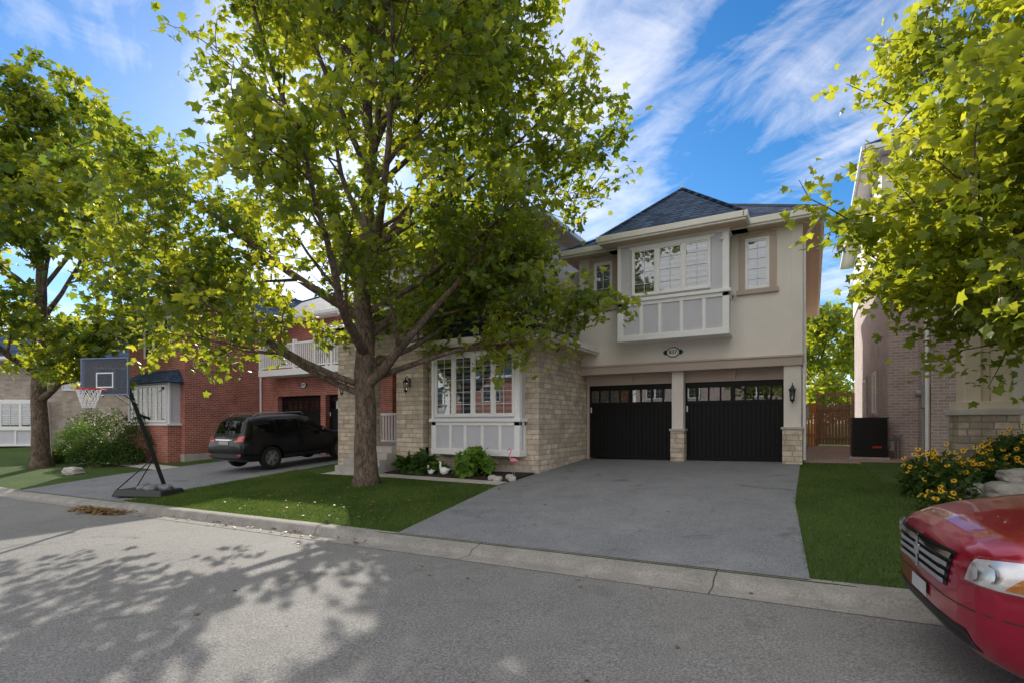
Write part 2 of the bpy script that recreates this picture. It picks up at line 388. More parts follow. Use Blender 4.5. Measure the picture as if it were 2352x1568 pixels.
make_tree('tall leafy maple tree on the front lawn',(-9.25,9.1,G(-9.25,9.1)),13.6,2.9,6.0,11,tr=.26,limbs=22,n2=8,n3=7,nl=27,ls=.165,wide=.45,el0=26,
   extra=((2.8,LATL,rad(20),6.4),(3.0,LATL+.45,rad(24),5.8),(3.1,LATR,rad(20),5.4),(3.4,LATR+.5,rad(24),5.0),(4.6,LATR-.1,rad(30),5.9),(6.0,LATR+.15,rad(34),6.2),(7.4,LATR-.1,rad(38),6.2),(8.6,LATR+.1,rad(45),5.6)))
make_tree('broad maple tree beside the red brick house',(-26,8.5,G(-26,8.5)),12.3,3.0,5.8,23,tr=.3,limbs=15,n2=7,n3=6,nl=28,ls=.24)
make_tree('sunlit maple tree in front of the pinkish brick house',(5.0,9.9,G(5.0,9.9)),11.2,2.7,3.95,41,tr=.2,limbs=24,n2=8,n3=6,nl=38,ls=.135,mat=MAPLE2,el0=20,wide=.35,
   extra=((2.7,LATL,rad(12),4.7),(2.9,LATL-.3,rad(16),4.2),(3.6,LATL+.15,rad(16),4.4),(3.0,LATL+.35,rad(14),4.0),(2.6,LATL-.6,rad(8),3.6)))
for i,(x,y,h,r) in enumerate(((.6,37,7.6,2.6),(3.0,42,8.0,3.0),(-2.5,45,8,3.2))):
    make_tree('green garden tree behind the wooden fence',(x,y,G(x,y)),h,1.0,r,50+i,tr=.15,limbs=10,n2=5,n3=5,nl=14,ls=.4,mat=MAPLE2,name='garden_tree',tmpl=LQ,group='trees behind the fence',spread=.3)
# ------------------------------------------------------------------ building parts
def hip(parent,x0,x1,y0,y1,ze,p,th=.14,gm=None,sm=None,name='roof'):
    w=x1-x0; d=y1-y0; b=MB()
    A,B_,C,D=(x0,y0,ze),(x1,y0,ze),(x1,y1,ze),(x0,y1,ze)
    if w<=d:
        h=w/2; a=((x0+x1)/2,y0+h,ze+h*p); c=((x0+x1)/2,y1-h,ze+h*p)
        b.poly([A,B_,a]);b.poly([B_,C,c,a]);b.poly([C,D,c]);b.poly([D,A,a,c])
    else:
        h=d/2; a=(x0+h,(y0+y1)/2,ze+h*p); c=(x1-h,(y0+y1)/2,ze+h*p)
        b.poly([A,B_,c,a]);b.poly([B_,C,c]);b.poly([C,D,a,c]);b.poly([D,A,a])
    hips=[(A,a),(B_,a if w<=d else c),(a,c),(C,c),(D,c if w<=d else a)]
    for q,r_ in hips:
        b.tube([Vector(q)+Vector((0,0,.02)),Vector(r_)+Vector((0,0,.02))],.045,5)
    r=b.done(name,ROOF,parent)
    g=MB()
    g.box(x0-.02,x1+.02,y0-.09,y0+.03,ze-th,ze+.015); g.box(x0-.02,x1+.02,y1-.03,y1+.09,ze-th,ze+.015)
    g.box(x0-.09,x0+.028,y0-.09,y1+.09,ze-th+.003,ze+.012); g.box(x1-.028,x1+.09,y0-.09,y1+.09,ze-th+.003,ze+.012)
    g.box(x0-.05,x1+.05,y0-.05,y0+.025,ze-th-.05,ze-th-.002); 
    g.done('gutter',gm or CREAM,r,bevel=.015)
    s=MB(); s.box(x0,x1,y0,y1,ze-th-.035,ze-th+.01); s.done('soffit',sm or SOFFIT,r)
    return r
def window(parent,a0,a1,z0,z1,pl,panes=1,cols=2,rows=3,face='y',blind=None,trim=None,tw=.14,fm=None):
    def T(a,d,z):
        return (a,pl-d,z) if face=='y' else ((pl-d,a,z) if face=='x-' else (pl+d,a,z))
    def bx(b,a0,a1,d0,d1,z0,z1):
        p=T(a0,d0,z0);q=T(a1,d1,z1); b.box(p[0],q[0],p[1],q[1],p[2],q[2])
    f=MB(); t=.05
    bx(f,a0,a1,0,.075,z1-t,z1); bx(f,a0,a1,0,.075,z0,z0+t); bx(f,a0,a0+t,0,.072,z0+t,z1-t); bx(f,a1-t,a1,0,.072,z0+t,z1-t)
    w=(a1-a0)/panes
    for i in range(1,panes): bx(f,a0+i*w-.045,a0+i*w+.045,0,.07,z0+t,z1-t)
    for i in range(panes):
        l=a0+i*w+.045; r=a0+(i+1)*w-.045
        bx(f,l,l+.03,.01,.055,z0+t,z1-t); bx(f,r-.03,r,.01,.055,z0+t,z1-t); bx(f,l+.03,r-.03,.01,.055,z0+t,z0+t+.035); bx(f,l+.03,r-.03,.01,.055,z1-t-.035,z1-t)
        for c in range(1,cols): x=l+(r-l)*c/cols; bx(f,x-.007,x+.007,.035,.052,z0+t+.03,z1-t-.03)
        for c in range(1,rows): z=z0+(z1-z0)*c/rows; bx(f,l+.02,r-.02,.036,.051,z-.007,z+.007)
    o=f.done('window',fm or WHITE,parent,bevel=.006)
    g=MB(); bx(g,a0+.03,a1-.03,.03,.034,z0+.03,z1-.03); g.done('glass',GLASS,o)
    k=MB(); bx(k,a0+.03,a1-.03,.004,.012,z0+.03,z1-.03); k.done('blind',blind or ZEBRA,o)
    if trim:
        s=MB(); bx(s,a0-tw,a0,0,.05,z0,z1); bx(s,a1,a1+tw,0,.05,z0,z1); bx(s,a0-tw,a1+tw,0,.053,z1,z1+tw*.8); bx(s,a0-tw-.05,a1+tw+.05,0,.09,z0-tw*.8,z0-.002)
        s.done('surround',trim,o,bevel=.008)
    return o
def garage_door(parent,x0,x1,y,z0,z1):
    b=MB(); b.box(x0,x1,y,y+.05,z0,z1)
    n=int((x1-x0-.2)/.11); w=(x1-x0-.2)/n
    wz0=z1-.52; wz1=z1-.17
    for i in range(n): b.box(x0+.1+i*w+.006,x0+.1+(i+1)*w-.006,y-.018,y,z0+.1,wz0-.09)
    b.box(x0,x1,y-.035,y,z0,z0+.1); b.box(x0,x1,y-.035,y,wz0-.09,wz0); b.box(x0,x1,y-.035,y,wz1,z1)
    b.box(x0,x0+.1,y-.033,y,z0+.1,wz0-.09); b.box(x1-.1,x1,y-.033,y,z0+.1,wz0-.09)
    m=8; ww=(x1-x0)/m
    for i in range(m+1):
        t=.055 if i in(0,4,8) else .022; xx=x0+i*ww; b.box(max(x0,xx-t),min(x1,xx+t),y-.033,y,wz0,wz1)
    o=b.done('garage_door',BLACKP,parent,bevel=.004)
    g=MB(); g.box(x0+.02,x1-.02,y-.012,y-.008,wz0,wz1); g.done('glass',GLASS,o)
    h=MB(); h.box(x0+.04,x0+.07,y-.06,y-.036,wz0-.3,wz0-.14); h.done('handle',WHITE,o)
    return o
def lantern(parent,x,y,z):
    b=MB(); b.box(x-.035,x+.035,y-.02,y,z-.14,z+.1); b.tube([(x,y-.02,z+.06),(x,y-.1,z+.16),(x,y-.16,z+.14),(x,y-.17,z+.09)],.011,6)
    b.lathe([(.005,.12),(.03,.09),(.085,.03),(.09,.02),(.07,.018)],(x,y-.17,z-.03),n=6)
    for k in range(6):
        a=k*math.pi/3; b.tube([(x+.068*math.cos(a),y-.17+.068*math.sin(a),z-.01),(x+.045*math.cos(a),y-.17+.045*math.sin(a),z-.24)],.007,4)
    b.lathe([(.055,0),(.05,-.03),(.015,-.06),(.008,-.1),(.002,-.11)],(x,y-.17,z-.235),n=6)
    o=b.done('lantern',BLACKM,parent)
    g=MB(); g.lathe([(.06,-.01),(.04,-.23)],(x,y-.17,z),n=6); g.done('glass',CLEAR,o); return o
def numplaque(parent,x,y,z,txt,s=1.):
    b=MB(); n=28
    def disc(rx,rz,y0,y1,mi):
        b.mi=mi; b.prism([(x+rx*math.cos(2*math.pi*k/n),y1,z+rz*math.sin(2*math.pi*k/n)) for k in range(n)],(0,y0-y1,0))
    disc(.15*s,.115*s,y,y-.02,0); disc(.13*s,.095*s,y-.019,y-.026,1)
    b.mi=0
    for sg in(-1,1):
        b.prism([(x+sg*.14*s,y-.018,z-.05*s),(x+sg*.19*s,y-.018,z-.055*s),(x+sg*.2*s,y-.018,z-.02*s),(x+sg*.235*s,y-.018,z),(x+sg*.2*s,y-.018,z+.02*s),(x+sg*.19*s,y-.018,z+.055*s),(x+sg*.14*s,y-.018,z+.05*s)],(0,.016,0))
    o=b.done('number_plaque',[BLACKM,WHITE],parent)
    cu=bpy.data.curves.new('t','FONT'); cu.body=txt; cu.size=.12*s; cu.align_x='CENTER'; cu.align_y='CENTER'; cu.extrude=.003; cu.offset=.001
    to=bpy.data.objects.new('t',cu); COL.objects.link(to); bpy.context.view_layer.update()
    me=bpy.data.meshes.new_from_object(to.evaluated_get(bpy.context.evaluated_depsgraph_get())); bpy.data.objects.remove(to)
    me.transform(Matrix.Translation(Vector((x,y-.03,z))-ORG[parent.name])@Matrix.Rotation(math.pi/2,4,'X'))
    me.materials.clear(); me.materials.append(BLACKM)
    t=bpy.data.objects.new('house_number',me); COL.objects.link(t); t.parent=o
def baybox(parent,x0,x1,yf,yw,z0,zl,z1,panes,wx0,wx1,wz0,wz1,rows=4):
    b=MB(); b.box(x0,x1,yf,yw,z0,z1); o=b.done('bay',GREYP,parent)
    t=MB(); e=.035
    t.box(x0-e,x0+.12,yf-e,yf+.1,z0+.14,zl-.05); t.box(x1-.12,x1+e,yf-e,yf+.1,z0+.14,zl-.05)
    t.box(x0-e-.01,x1+e+.01,yf-e-.01,yw,z0-.02,z0+.14)
    t.box(x0-e-.05,x1+e+.05,yf-e-.06,yw,zl-.05,zl+.03)
    t.box(x0-e,x1+e,yf-e,yf,zl-.15,zl-.05); t.box(x1,x1+e,yf,yw-.002,zl-.15,zl-.052)
    t.box(x0-e,x0+.05,yf-e,yf+.1,zl+.03,z1-.1); t.box(x1-.12,x1+e,yf-e,yf+.1,zl+.03,z1-.1); t.box(x0-e-.01,x1+e+.01,yf-e-.008,yw,z1-.1,z1)
    t.box(x1,x1+e,yw-.1,yw-.003,z0+.14,zl-.052)
    n=5
    for i in range(1,n):
        x=x0+(x1-x0)*i/n+(.06 if i in(1,) else 0); t.box(x-.045,x+.045,yf-.03,yf,z0+.14,zl-.15)
    t.box(wx0-.07,wx1+.07,yf-.03,yf,wz1,wz1+.08)
    t.done('panel_trim',WHITE,o,bevel=.008)
    window(parent,wx0,wx1,wz0,wz1,yf,panes,2,rows)
    return o
# ------------------------------------------------------------------ MAIN HOUSE
H=thing('suburban_house','two storey cream stucco and stone house with double black garage','house',(-6.5,14.4,.4))
b=MB()
b.box(-5.98,-.24,14.4,27,3.0,6.42)
b.box(-.42,-.243,14.8,27,-.1,3.0); b.box(-5.97,-.3,14.86,15.1,2.70,3.0)
b.box(-.61,-.24,14.4,14.85,1.48,3.0); b.box(-3.33,-3.03,14.55,14.9,1.42,2.99)
b.box(-8.3,-5.98,15.5,27,3.0,6.4)
b.box(-13.5,-6.95,13.6,27,4.2,7.35); b.box(-12.9,-5.98,14.8,27,-.1,4.2)  # left upper block widened and raised with its roof to shade the road
wall=b.done('wall',STUCCO,H)
b=MB(); b.box(-6.0,-.2,14.33,14.86,2.99,3.2); b.box(-6.0,-.18,14.30,14.4,3.2,3.25)
b.box(-6.0,-.62,14.80,14.86,2.72,2.99)
for xc in(-4.6,-1.85): b.prism([(xc-.09,14.80,2.75),(xc+.09,14.80,2.75),(xc+.14,14.80,2.985),(xc-.14,14.80,2.985)],(0,-.05,0))
b.box(-13.55,-6.9,13.55,13.6,4.2,4.4)
b.done('band_course',TAUPE,H,bevel=.008)
for (a,c_,d,e,t) in((-.64,-.21,14.36,14.87,1.44),(-3.36,-3.0,14.5,14.93,1.38)):
    b=MB(); b.box(a,c_,d,e,.3,t); o=b.done('pier',STONE,H,bevel=.01)
    b=MB(); b.box(a-.03,c_+.03,d-.03,e+.03,t,t+.06); b.done('pier_cap',CONC,o,bevel=.01)
garage_door(H,-5.82,-3.33,14.86,.57,2.72); garage_door(H,-3.03,-.61,14.86,.6,2.72)
b=MB()
for x0,x1 in((-5.9,-5.82),(-.61-.0,-.6)): b.box(x0,x1,14.78,14.9,.5,2.72)
b.box(-5.9,-.6,14.77,14.86,2.70,2.74); b.done('door_casing',TAUPE,H)
baybox(H,-4.57,-1.81,13.8,14.4,3.8,4.86,6.41,3,-4.2,-2.2,4.95,6.22)
window(H,-1.47,-.92,4.93,6.2,14.4,1,2,5,blind=ZEBRA2,trim=TAUPE,tw=.15); window(H,-5.5,-4.95,4.93,6.2,14.4,1,2,5,blind=ZEBRA2,trim=TAUPE,tw=.15)
b=MB(); b.box(-.44,-.2,14.36,14.4,3.25,6.4); b.done('corner_board',STUCCO,H,bevel=.01)
hip(H,-6.38,.17,14.0,27.4,6.56,.58); hip(H,-4.97,-1.4,13.4,19,6.56,.9); hip(H,-14.1,-6.5,13.2,27.4,7.5,.6)  # left roof's eave pushed out and up, shaped to block sun on the road
b=MB(); b.tube([(-3.185,15.2,8.15),(-3.185,15.2,8.3)],.03,6); b.done('roof_finial',CREAM,H)
window(H,-9.67,-8.69,5.25,6.65,13.6,2,2,4,trim=TAUPE)
window(H,-12.2,-11.2,5.25,6.65,13.6,2,2,4,trim=TAUPE)
b=MB(); b.box(-9.4,-5.92,11.62,14.86,.42,3.42); b.done('stone_wall',STONE,H)
b=MB(); b.box(-9.42,-5.9,11.6,14.38,-.1,.42); b.done('foundation',CONC,H,bevel=.01)
b=MB(); b.box(-9.4,-5.88,11.58,14.38,3.42,3.6); b.done('frieze',BEIGE,H)
baybox(H,-8.98,-6.3,11.3,11.62,.78,1.68,3.45,4,-8.88,-6.4,1.76,3.38,5)
b=MB(); ze=3.74; p=.5; x1=-5.42;y0=10.95
b.poly([(-9.6,y0,ze),(x1,y0,ze),(-8.07,13.6,ze+2.65*p),(-9.6,13.6,ze+2.65*p)])
b.poly([(x1,y0,ze),(x1,14.4,ze),(-5.98,14.4,ze+.56*p),(-5.98,15.5,ze+.56*p),(-8.07,15.5,ze+2.65*p),(-8.07,13.6,ze+2.65*p)])
b.tube([(x1,y0,ze+.02),(-8.07,13.6,ze+2.65*p+.02)],.045,5)
r=b.done('roof',ROOF,H)
g=MB(); g.box(-9.6,x1+.09,y0-.09,y0+.03,ze-.14,ze+.015); g.box(x1-.03,x1+.087,y0+.03,14.396,ze-.137,ze+.012); g.box(-9.6,x1+.04,y0-.04,y0+.02,ze-.19,ze-.142); g.box(x1-.02,x1+.04,y0+.02,14.39,ze-.19,ze-.14)
g.done('gutter',CREAM,r,bevel=.015)
s=MB(); s.box(-9.6,x1,y0,14.39,ze-.16,ze-.13); s.done('soffit',SOFFIT,r)
b=MB()
b.box(-12.8,-11.6,11.4,12.0,.0,4.2); b.box(-10.4,-9.42,11.4,12.0,.0,4.2)
pts=[(-11.6,11.4,4.2),(-11.6,11.4,3.1)]
for k in range(13):
    a=math.pi-math.pi*k/12; pts.append((-11+.6*math.cos(a),11.4,3.1+.5*math.sin(a)))
pts+=[(-10.4,11.4,4.2)]
b.prism([Vector(q)+Vector((0,.004,0)) for q in pts],(0,.59,0))
b.done('portico',STONE,H)
b=MB(); b.box(-12.8,-9.42,11.5,14.8,.1,.92); b.box(-11.6,-10.4,11.2,11.5,.1,.92)
for i in range(3): b.box(-11.7,-10.3,11.2-.3*(i+1),11.2-.3*i,.0,.92-.17*(i+1))
b.done('porch_steps',CONC,H,bevel=.012)
b=MB(); b.box(-12.95,-9.3,11.25,13.6,4.2,4.42); b.done('portico_band',TAUPE,H,bevel=.01)
b=MB(); b.poly([(-13.1,11.0,4.43),(-9.1,11.0,4.43),(-9.1,13.6,5.4),(-13.1,13.6,5.4)]); b.poly([(-13.1,11.0,4.43),(-13.1,13.6,5.4),(-13.1,13.6,4.43)]); b.poly([(-9.1,11.0,4.43),(-9.1,13.6,5.4),(-9.1,13.6,4.43)]); b.done('roof',ROOF,H)
b=MB(); 
for x in np.arange(-12.7,-11.3,.13): b.box(x,x+.05,13.1,13.15,1.02,1.85)
b.box(-12.75,-11.3,13.07,13.18,1.85,1.93); b.box(-12.75,-11.3,13.08,13.17,.97,1.03); b.box(-11.42,-11.28,13.05,13.19,.92,2.02)
b.done('railing',WHITE,H)
b=MB(); b.box(-10.9,-9.9,14.74,14.8,.92,3.0); b.done('front_door',BLACKP,H,bevel=.01)
lantern(H,-9.9,11.4,2.75); lantern(H,-12.45,11.4,2.75); lantern(H,-.42,14.4,2.4)
numplaque(H,-3.26,14.4,3.5,'837',1.2)
b=MB(); b.tube([(.1,14.0,6.44),(.1,14.05,6.3),(-.17,14.5,6.05),(-.17,14.5,.7)],.035,8)
b.done('downspout',WHITE,H)
b=MB(); b.tube([(-9.2,11.55,3.6),(-9.2,11.55,.3)],.035,8); b.done('downspout',CREAM,H)
b=MB(); b.box(-.2,-.08,14.9,15.05,1.7,2.0); b.tube([(-.15,14.95,1.7),(-.15,14.95,.6)],.02,6); b.done('utility_box',STEEL,H,bevel=.005)
b=MB(); b.box(-1.97,-1.93,13.74,13.8,6.1,6.16); b.ball((-1.93,13.72,6.12),.035,.04,.035); b.done('security_camera',WHITE,H)
# ------------------------------------------------------------------ RED BRICK HOUSE
Q=thing('brick_house','red brick two storey house with white balcony and garage','house',(-19.5,14,.1))
b=MB(); b.box(-26,-21.6,11.5,25,.35,6.25); b.box(-21.6,-13.7,14.8,25,2.75,3.55); b.box(-21.6,-20.4,14.8,15.2,.35,2.75); b.box(-17.65,-17.35,14.8,15.1,.3,2.75); b.box(-14.85,-13.7,14.8,15.2,-.1,2.75)
b.box(-21.6,-13.7,16.0,25,3.55,6.25); b.box(-14.0,-13.7,15.2,25,-.1,3.55)
b.done('wall',REDB,Q)
b=MB(); b.box(-26.03,-21.57,11.47,25,-.5,.35); b.box(-21.6,-20.38,14.77,15.1,-.3,.35); b.done('foundation',CONC,Q,bevel=.01)
garage_door(Q,-20.4,-17.65,15.05,.2,2.7); garage_door(Q,-17.35,-14.85,15.05,.2,2.7)
b=MB(); b.box(-20.6,-13.9,14.0,16.0,3.56,3.82); b.done('balcony_floor',WHITE,Q,bevel=.01)
b=MB()
for x in np.arange(-20.5,-13.95,.125): b.box(x,x+.045,14.06,14.1,3.9,4.8)
b.box(-20.6,-13.9,14.04,14.13,4.8,4.87); b.box(-20.6,-13.9,14.045,14.12,3.88,3.93)
for x in(-20.6,-18.4,-16.2,-14.0): b.box(x,x+.13,14.02,14.15,3.82,5.0)
b.done('balcony_railing',WHITE,Q)
window(Q,-19.5,-17.8,3.95,5.9,16.0,2,2,5); window(Q,-16.8,-15.3,3.95,5.9,16.0,2,2,5)
hip(Q,-26.5,-21.1,11.0,25.5,6.4,.62,gm=WHITE,sm=WHITE); hip(Q,-27,-13.4,15.4,25.8,6.4,.5,gm=WHITE,sm=WHITE)
b=MB(); b.box(-25.0,-21.9,11.05,11.5,.9,3.2); bo=b.done('bay',GREYP,Q)
b=MB(); b.box(-25.05,-21.85,11.0,11.5,-.3,1.5); b.done('bay_base',REDB,Q)
b=MB(); b.box(-25.1,-21.8,10.95,11.5,1.5,1.58); b.box(-21.9,-21.84,11.03,11.1,1.58,3.2); b.done('panel_trim',WHITE,bo)
window(Q,-24.9,-22.0,1.62,3.1,11.05,4,2,5)
b=MB(); b.poly([(-25.3,10.8,3.2),(-21.6,10.8,3.2),(-22.0,11.5,3.75),(-24.9,11.5,3.75)]); b.poly([(-21.6,10.8,3.2),(-21.6,11.5,3.2),(-22.0,11.5,3.75)]); b.poly([(-25.3,10.8,3.19),(-21.6,10.8,3.19),(-21.6,11.5,3.19),(-25.3,11.5,3.19)]); b.done('roof',ROOF,Q)
window(Q,-24.6,-22.4,4.3,5.9,11.5,3,2,4)
b=MB(); b.tube([(-21.5,14.6,6.2),(-21.5,14.7,6.0),(-21.5,14.75,.3)],.045,8); b.done('downspout',WHITE,Q)
numplaque(Q,-18.7,14.8,3.2,'833',1.2)
# ------------------------------------------------------------------ RIGHT HOUSE
W=thing('brick_house','pinkish brick house with beige columns and stone base','house',(4,17,.5))
b=MB(); b.box(1.75,10,17.2,30,.3,6.6); b.box(2.4,10,15.4,17.2,.3,6.6); b.done('wall',PINKB,W)
b=MB(); b.box(1.72,10,17.15,30,-.1,.62); b.box(2.37,10,15.36,17.15,-.1,.62); b.done('foundation',CONC,W)
b=MB(); b.box(1.7,10,18.0,30,6.6,9.1); b.box(3.4,10,15.3,15.4,1.1,6.6); b.done('upper_wall',STUCCO,W)
hip(W,1.27,11,17.6,30.5,9.3,.6,gm=WHITE,sm=CREAM); hip(W,2.0,11,14.9,22,6.75,.5,gm=WHITE,sm=CREAM)
b=MB(); b.box(2.5,3.4,13.3,14.2,.2,1.75); b.box(3.4,9,13.5,14.0,.2,1.0); b.done('stone_base',STONE2,W,bevel=.01)
b=MB(); b.box(2.44,3.46,13.24,14.26,1.75,1.87); b.box(3.46,9,13.44,14.06,1.0,1.08); b.done('stone_cap',CONC,W,bevel=.015)
b=MB(); b.box(2.6,2.85,13.4,14.1,1.87,4.3); b.box(3.0,3.3,13.4,14.1,1.87,4.3); b.box(2.85,3.0,13.46,14.04,1.87,4.3); b.box(2.5,3.4,13.32,14.18,1.87,2.02); b.box(2.5,9,13.3,15.3,4.3,4.8)
b.done('column',BEIGE,W,bevel=.01)
window(W,19.6,20.7,1.9,3.2,1.75,1,1,2,face='x-',trim=PINKB); window(W,23.2,24.4,1.7,3.2,1.75,1,1,2,face='x-',trim=PINKB)
window(W,4.2,5.6,1.5,3.8,15.3,2,2,4,fm=BEIGE)
b=MB(); b.tube([(2.34,15.5,6.5),(2.34,15.5,.7)],.045,8); b.done('downspout',WHITE,W)
b=MB(); b.box(2.24,2.4,15.55,15.85,1.95,2.5); b.tube([(2.3,15.75,1.95),(2.3,15.75,.6)],.025,6); b.tube([(2.3,15.75,2.5),(2.3,15.75,3.4)],.025,6); b.lathe([(.0,-.1),(.09,-.1),(.09,0),(.0,0)],(2.24,15.7,2.3),ax='x',n=16); b.done('electric_meter',STEEL,W,bevel=.008)
b=MB(); gz=.62
b.tube([(1.95,17.0,gz),(1.95,17.0,gz+.55),(1.7,16.95,gz+.55),(1.7,16.95,gz+.4)],.025,8); b.box(1.55,1.85,16.8,17.0,gz+.25,gz+.5); b.lathe([(0,0),(.1,.02),(.12,.1),(.1,.18),(0,.2)],(1.7,16.88,gz+.28),n=14); b.tube([(1.62,16.9,gz+.3),(1.62,16.9,gz)],.02,6)
b.lathe([(0,0),(.1,0),(.1,.04),(0,.04)],(1.95,17.0,gz+.62),n=14); b.done('gas_meter',STEEL,W)
A=thing('air_conditioner','dark louvred air conditioner unit standing beside brick wall','air conditioner',(1.3,16.9,G(1.3,17)))
z0=G(1.3,17); b=MB(); b.box(.92,1.68,16.55,17.3,z0+.06,z0+1.06); 
for i in range(19): 
    z=z0+.1+i*.05; b.box(.9,1.7,16.53,17.32,z,z+.02)
b.box(.89,1.71,16.52,17.33,z0+1.06,z0+1.1); b.done('casing',BLACKM,A)
b=MB(); b.box(.85,1.73,16.48,17.35,z0-.05,z0+.06); b.done('concrete_pad',CONC,A)
b=MB(); b.box(1.36,1.56,16.515,16.525,z0+.3,z0+.35); b.done('label_plate',plain('red_label',(.4,.02,.02),.4),A)
F=thing('wooden_gate','weathered brown wooden gate with lattice top','gate',(.7,25.6,G(.7,26)))
b=MB(); z0=G(.7,26)
for i in range(10): b.box(.22+i*.115,.22+i*.115+.108,25.6,25.62,z0+.06,z0+1.75)
b.box(.2,1.4,25.56,25.6,z0+.3,z0+.4); b.box(.2,1.4,25.56,25.6,z0+1.5,z0+1.6); b.box(.12,.22,25.54,25.66,z0,z0+2.05); b.box(1.38,1.5,25.54,25.66,z0,z0+2.2); b.box(.12,1.5,25.55,25.65,z0+2.08,z0+2.2)
for i in range(12): b.tube([(.24+i*.1,25.6,z0+1.76),(.24+i*.1,25.6,z0+2.08)],.012,4)
b.done('planks',WOODB,F)
F=thing('wooden_fence','orange cedar plank fence between the two houses','fence',(-.1,25.4,z0))
b=MB()
for i in range(4): b.box(-.3+i*.11,-.3+i*.11+.1,25.3,25.33,z0,z0+1.75+.05*(i%2))
b.box(-.3,.12,25.33,25.37,z0+.4,z0+.5); b.box(-.3,.12,25.33,25.37,z0+1.4,z0+1.5); b.done('planks',CEDAR,F)
E=thing('brick_house','grey stone house with white bay windows across a lawn','house',(-42,13,-.2),rot=(0,0,rad(38)),world=False)
b=MB(); b.box(-7,7,0,10,0,5.6); b.done('wall',GREYB,E)
b=MB(); b.box(-3.2,1.3,-.6,0,.5,3.1); b.done('bay',GREYP,E)
b=MB()
for x in(-3.2,-1.7,-.2,1.2): b.box(x,x+.1,-.65,-.6,.5,1.4)
b.box(-3.3,1.4,-.68,-.6,.4,.5); b.box(-3.3,1.4,-.68,-.6,1.35,1.5); b.box(-3.3,1.4,-.68,-.6,3.0,3.2); b.done('panel_trim',WHITE,E)
window(E,-3.1,1.2,1.5,3.0,-.6,4,2,4); window(E,-5,-3,3.8,5.2,0,2,2,4); window(E,2,4,3.8,5.2,0,2,2,4)
b=MB(); b.box(3.0,5.6,-.06,0,0,2.3)
for k in range(4): b.box(3.05,5.55,-.075,-.06,.08+k*.56,.6+k*.56)
b.done('garage_door',BEIGE,E)
hip(E,-7.5,7.5,-1.2,10.5,5.7,.5,gm=WHITE,sm=WHITE)
for i,(x,m_,lb) in enumerate(((-24,REDB,'red brick house across the street with white garage'),(-8,PINKB,'pinkish brick house across the street with white garage'),(8,REDB,'red brick house across the street with white garage'))):
    A=thing('brick_house',lb,'house',(x,-18,RZ(x)+.1),rot=(0,0,rad(180)),world=False,group='houses across the street')
    b=MB(); b.box(-6.2,6.2,0,11,-.3,6); b.done('wall',m_,A); hip(A,-6.7,6.7,-.5,11.5,6.1,.55,gm=WHITE,sm=WHITE)
    window(A,-5,-2.8,1,2.8,0,3,2,4); window(A,-5,-3,3.8,5.3,0,2,2,4); window(A,.5,2.5,3.8,5.3,0,2,2,4); window(A,3.6,5.2,3.8,5.3,0,2,2,4)
    b=MB(); b.box(.6,5.4,-.06,0,0,2.3); b.done('garage_door',WHITE,A)
make_tree('maple tree across the street',(-3,-14,.1),9,2.4,3.6,77,tr=.2,limbs=12,n2=5,n3=5,nl=14,ls=.32,tmpl=LQ,spread=.25)
# ------------------------------------------------------------------ plants
def bush(label,x,y,r,h,n,ls,mat,seed,cat='shrub',name='shrub',tm=LQ,stem=True,group=None):
    z=G(x,y); T=thing(name,label,cat,(x,y,z),group=group); rg=np.random.default_rng(seed)
    th=rg.random(n)*6.283; u=rg.random(n); ph=np.arccos(1-u*1.25); q=(.55+.45*rg.random(n)**.4)*(1+.13*np.sin(th*3+seed)+.1*np.sin(ph*5+th*2))
    P=np.stack([x+r*q*np.sin(ph)*np.cos(th),y+r*q*np.sin(ph)*np.sin(th),z+h*.28+h*.72*q*np.cos(ph)],1); P[:,2]=np.maximum(P[:,2],z+.02)
    leafobj('foliage',P,ls*(.6+.8*rg.random(n)),mat,tm,seed,T)
    b=MB(); rr=random.Random(seed)
    for k in range(9):
        a=rr.random()*6.28; b.tube([(x,y,z-.02),(x+r*.3*math.cos(a),y+r*.3*math.sin(a),z+h*.35),(x+r*.65*math.cos(a),y+r*.65*math.sin(a),z+h*.7)],[.02,.012,.006],5)
    b.done('stems',BARK,T); return T
for i,(x,y,r,h) in enumerate(((-24.4,9.6,.9,1.0),(-23.2,9.9,.8,.9),(-26.4,10.2,.9,1.0),(-28.2,10.6,.9,1.6),(-25.6,10.9,1.2,2.0),(-23.6,10.9,1.0,1.7),(-29.5,11.5,1.0,2.1))):
    bush('rounded clipped green shrub beside red brick house',x,y,r,h,3400,.085,SHRUB if i!=3 else LIME,100+i,group='shrubs by the red brick house')
def hosta(x,y,r,n,seed,label,mat,ls):
    z=G(x,y)+.03; T=thing('hosta_plant',label,'plant',(x,y,z)); rg=np.random.default_rng(seed)
    th=rg.random(n)*6.283; el=.3+rg.random(n)*1.0; l=r*(.25+.5*rg.random(n))
    P=np.stack([x+l*np.cos(th)*np.cos(el)*.6,y+l*np.sin(th)*np.cos(el)*.6,z+.05+l*np.sin(el)*.9],1)
    D=np.stack([np.cos(th)*np.cos(el),np.sin(th)*np.cos(el),np.sin(el)*.3],1)
    leafobj('leaves',P,ls*(.7+.6*rg.random(n)),mat,LQ*np.array([1.1,1,2]),seed,T,dirs=D,up=1.0)
hosta(-9.0,10.95,.7,130,1,'striped hosta plant in the garden bed',SHRUB,.32); hosta(-9.6,10.98,.6,110,5,'small hosta plant in the garden bed',SHRUB,.3); hosta(-8.5,11.0,.35,70,9,'small hosta plant in the garden bed',LIME,.2)
bush('bright green leafy hydrangea in the garden bed',-7.35,10.85,.42,.7,380,.2,LIME,140,cat='plant',name='hydrangea_plant',tm=LT)
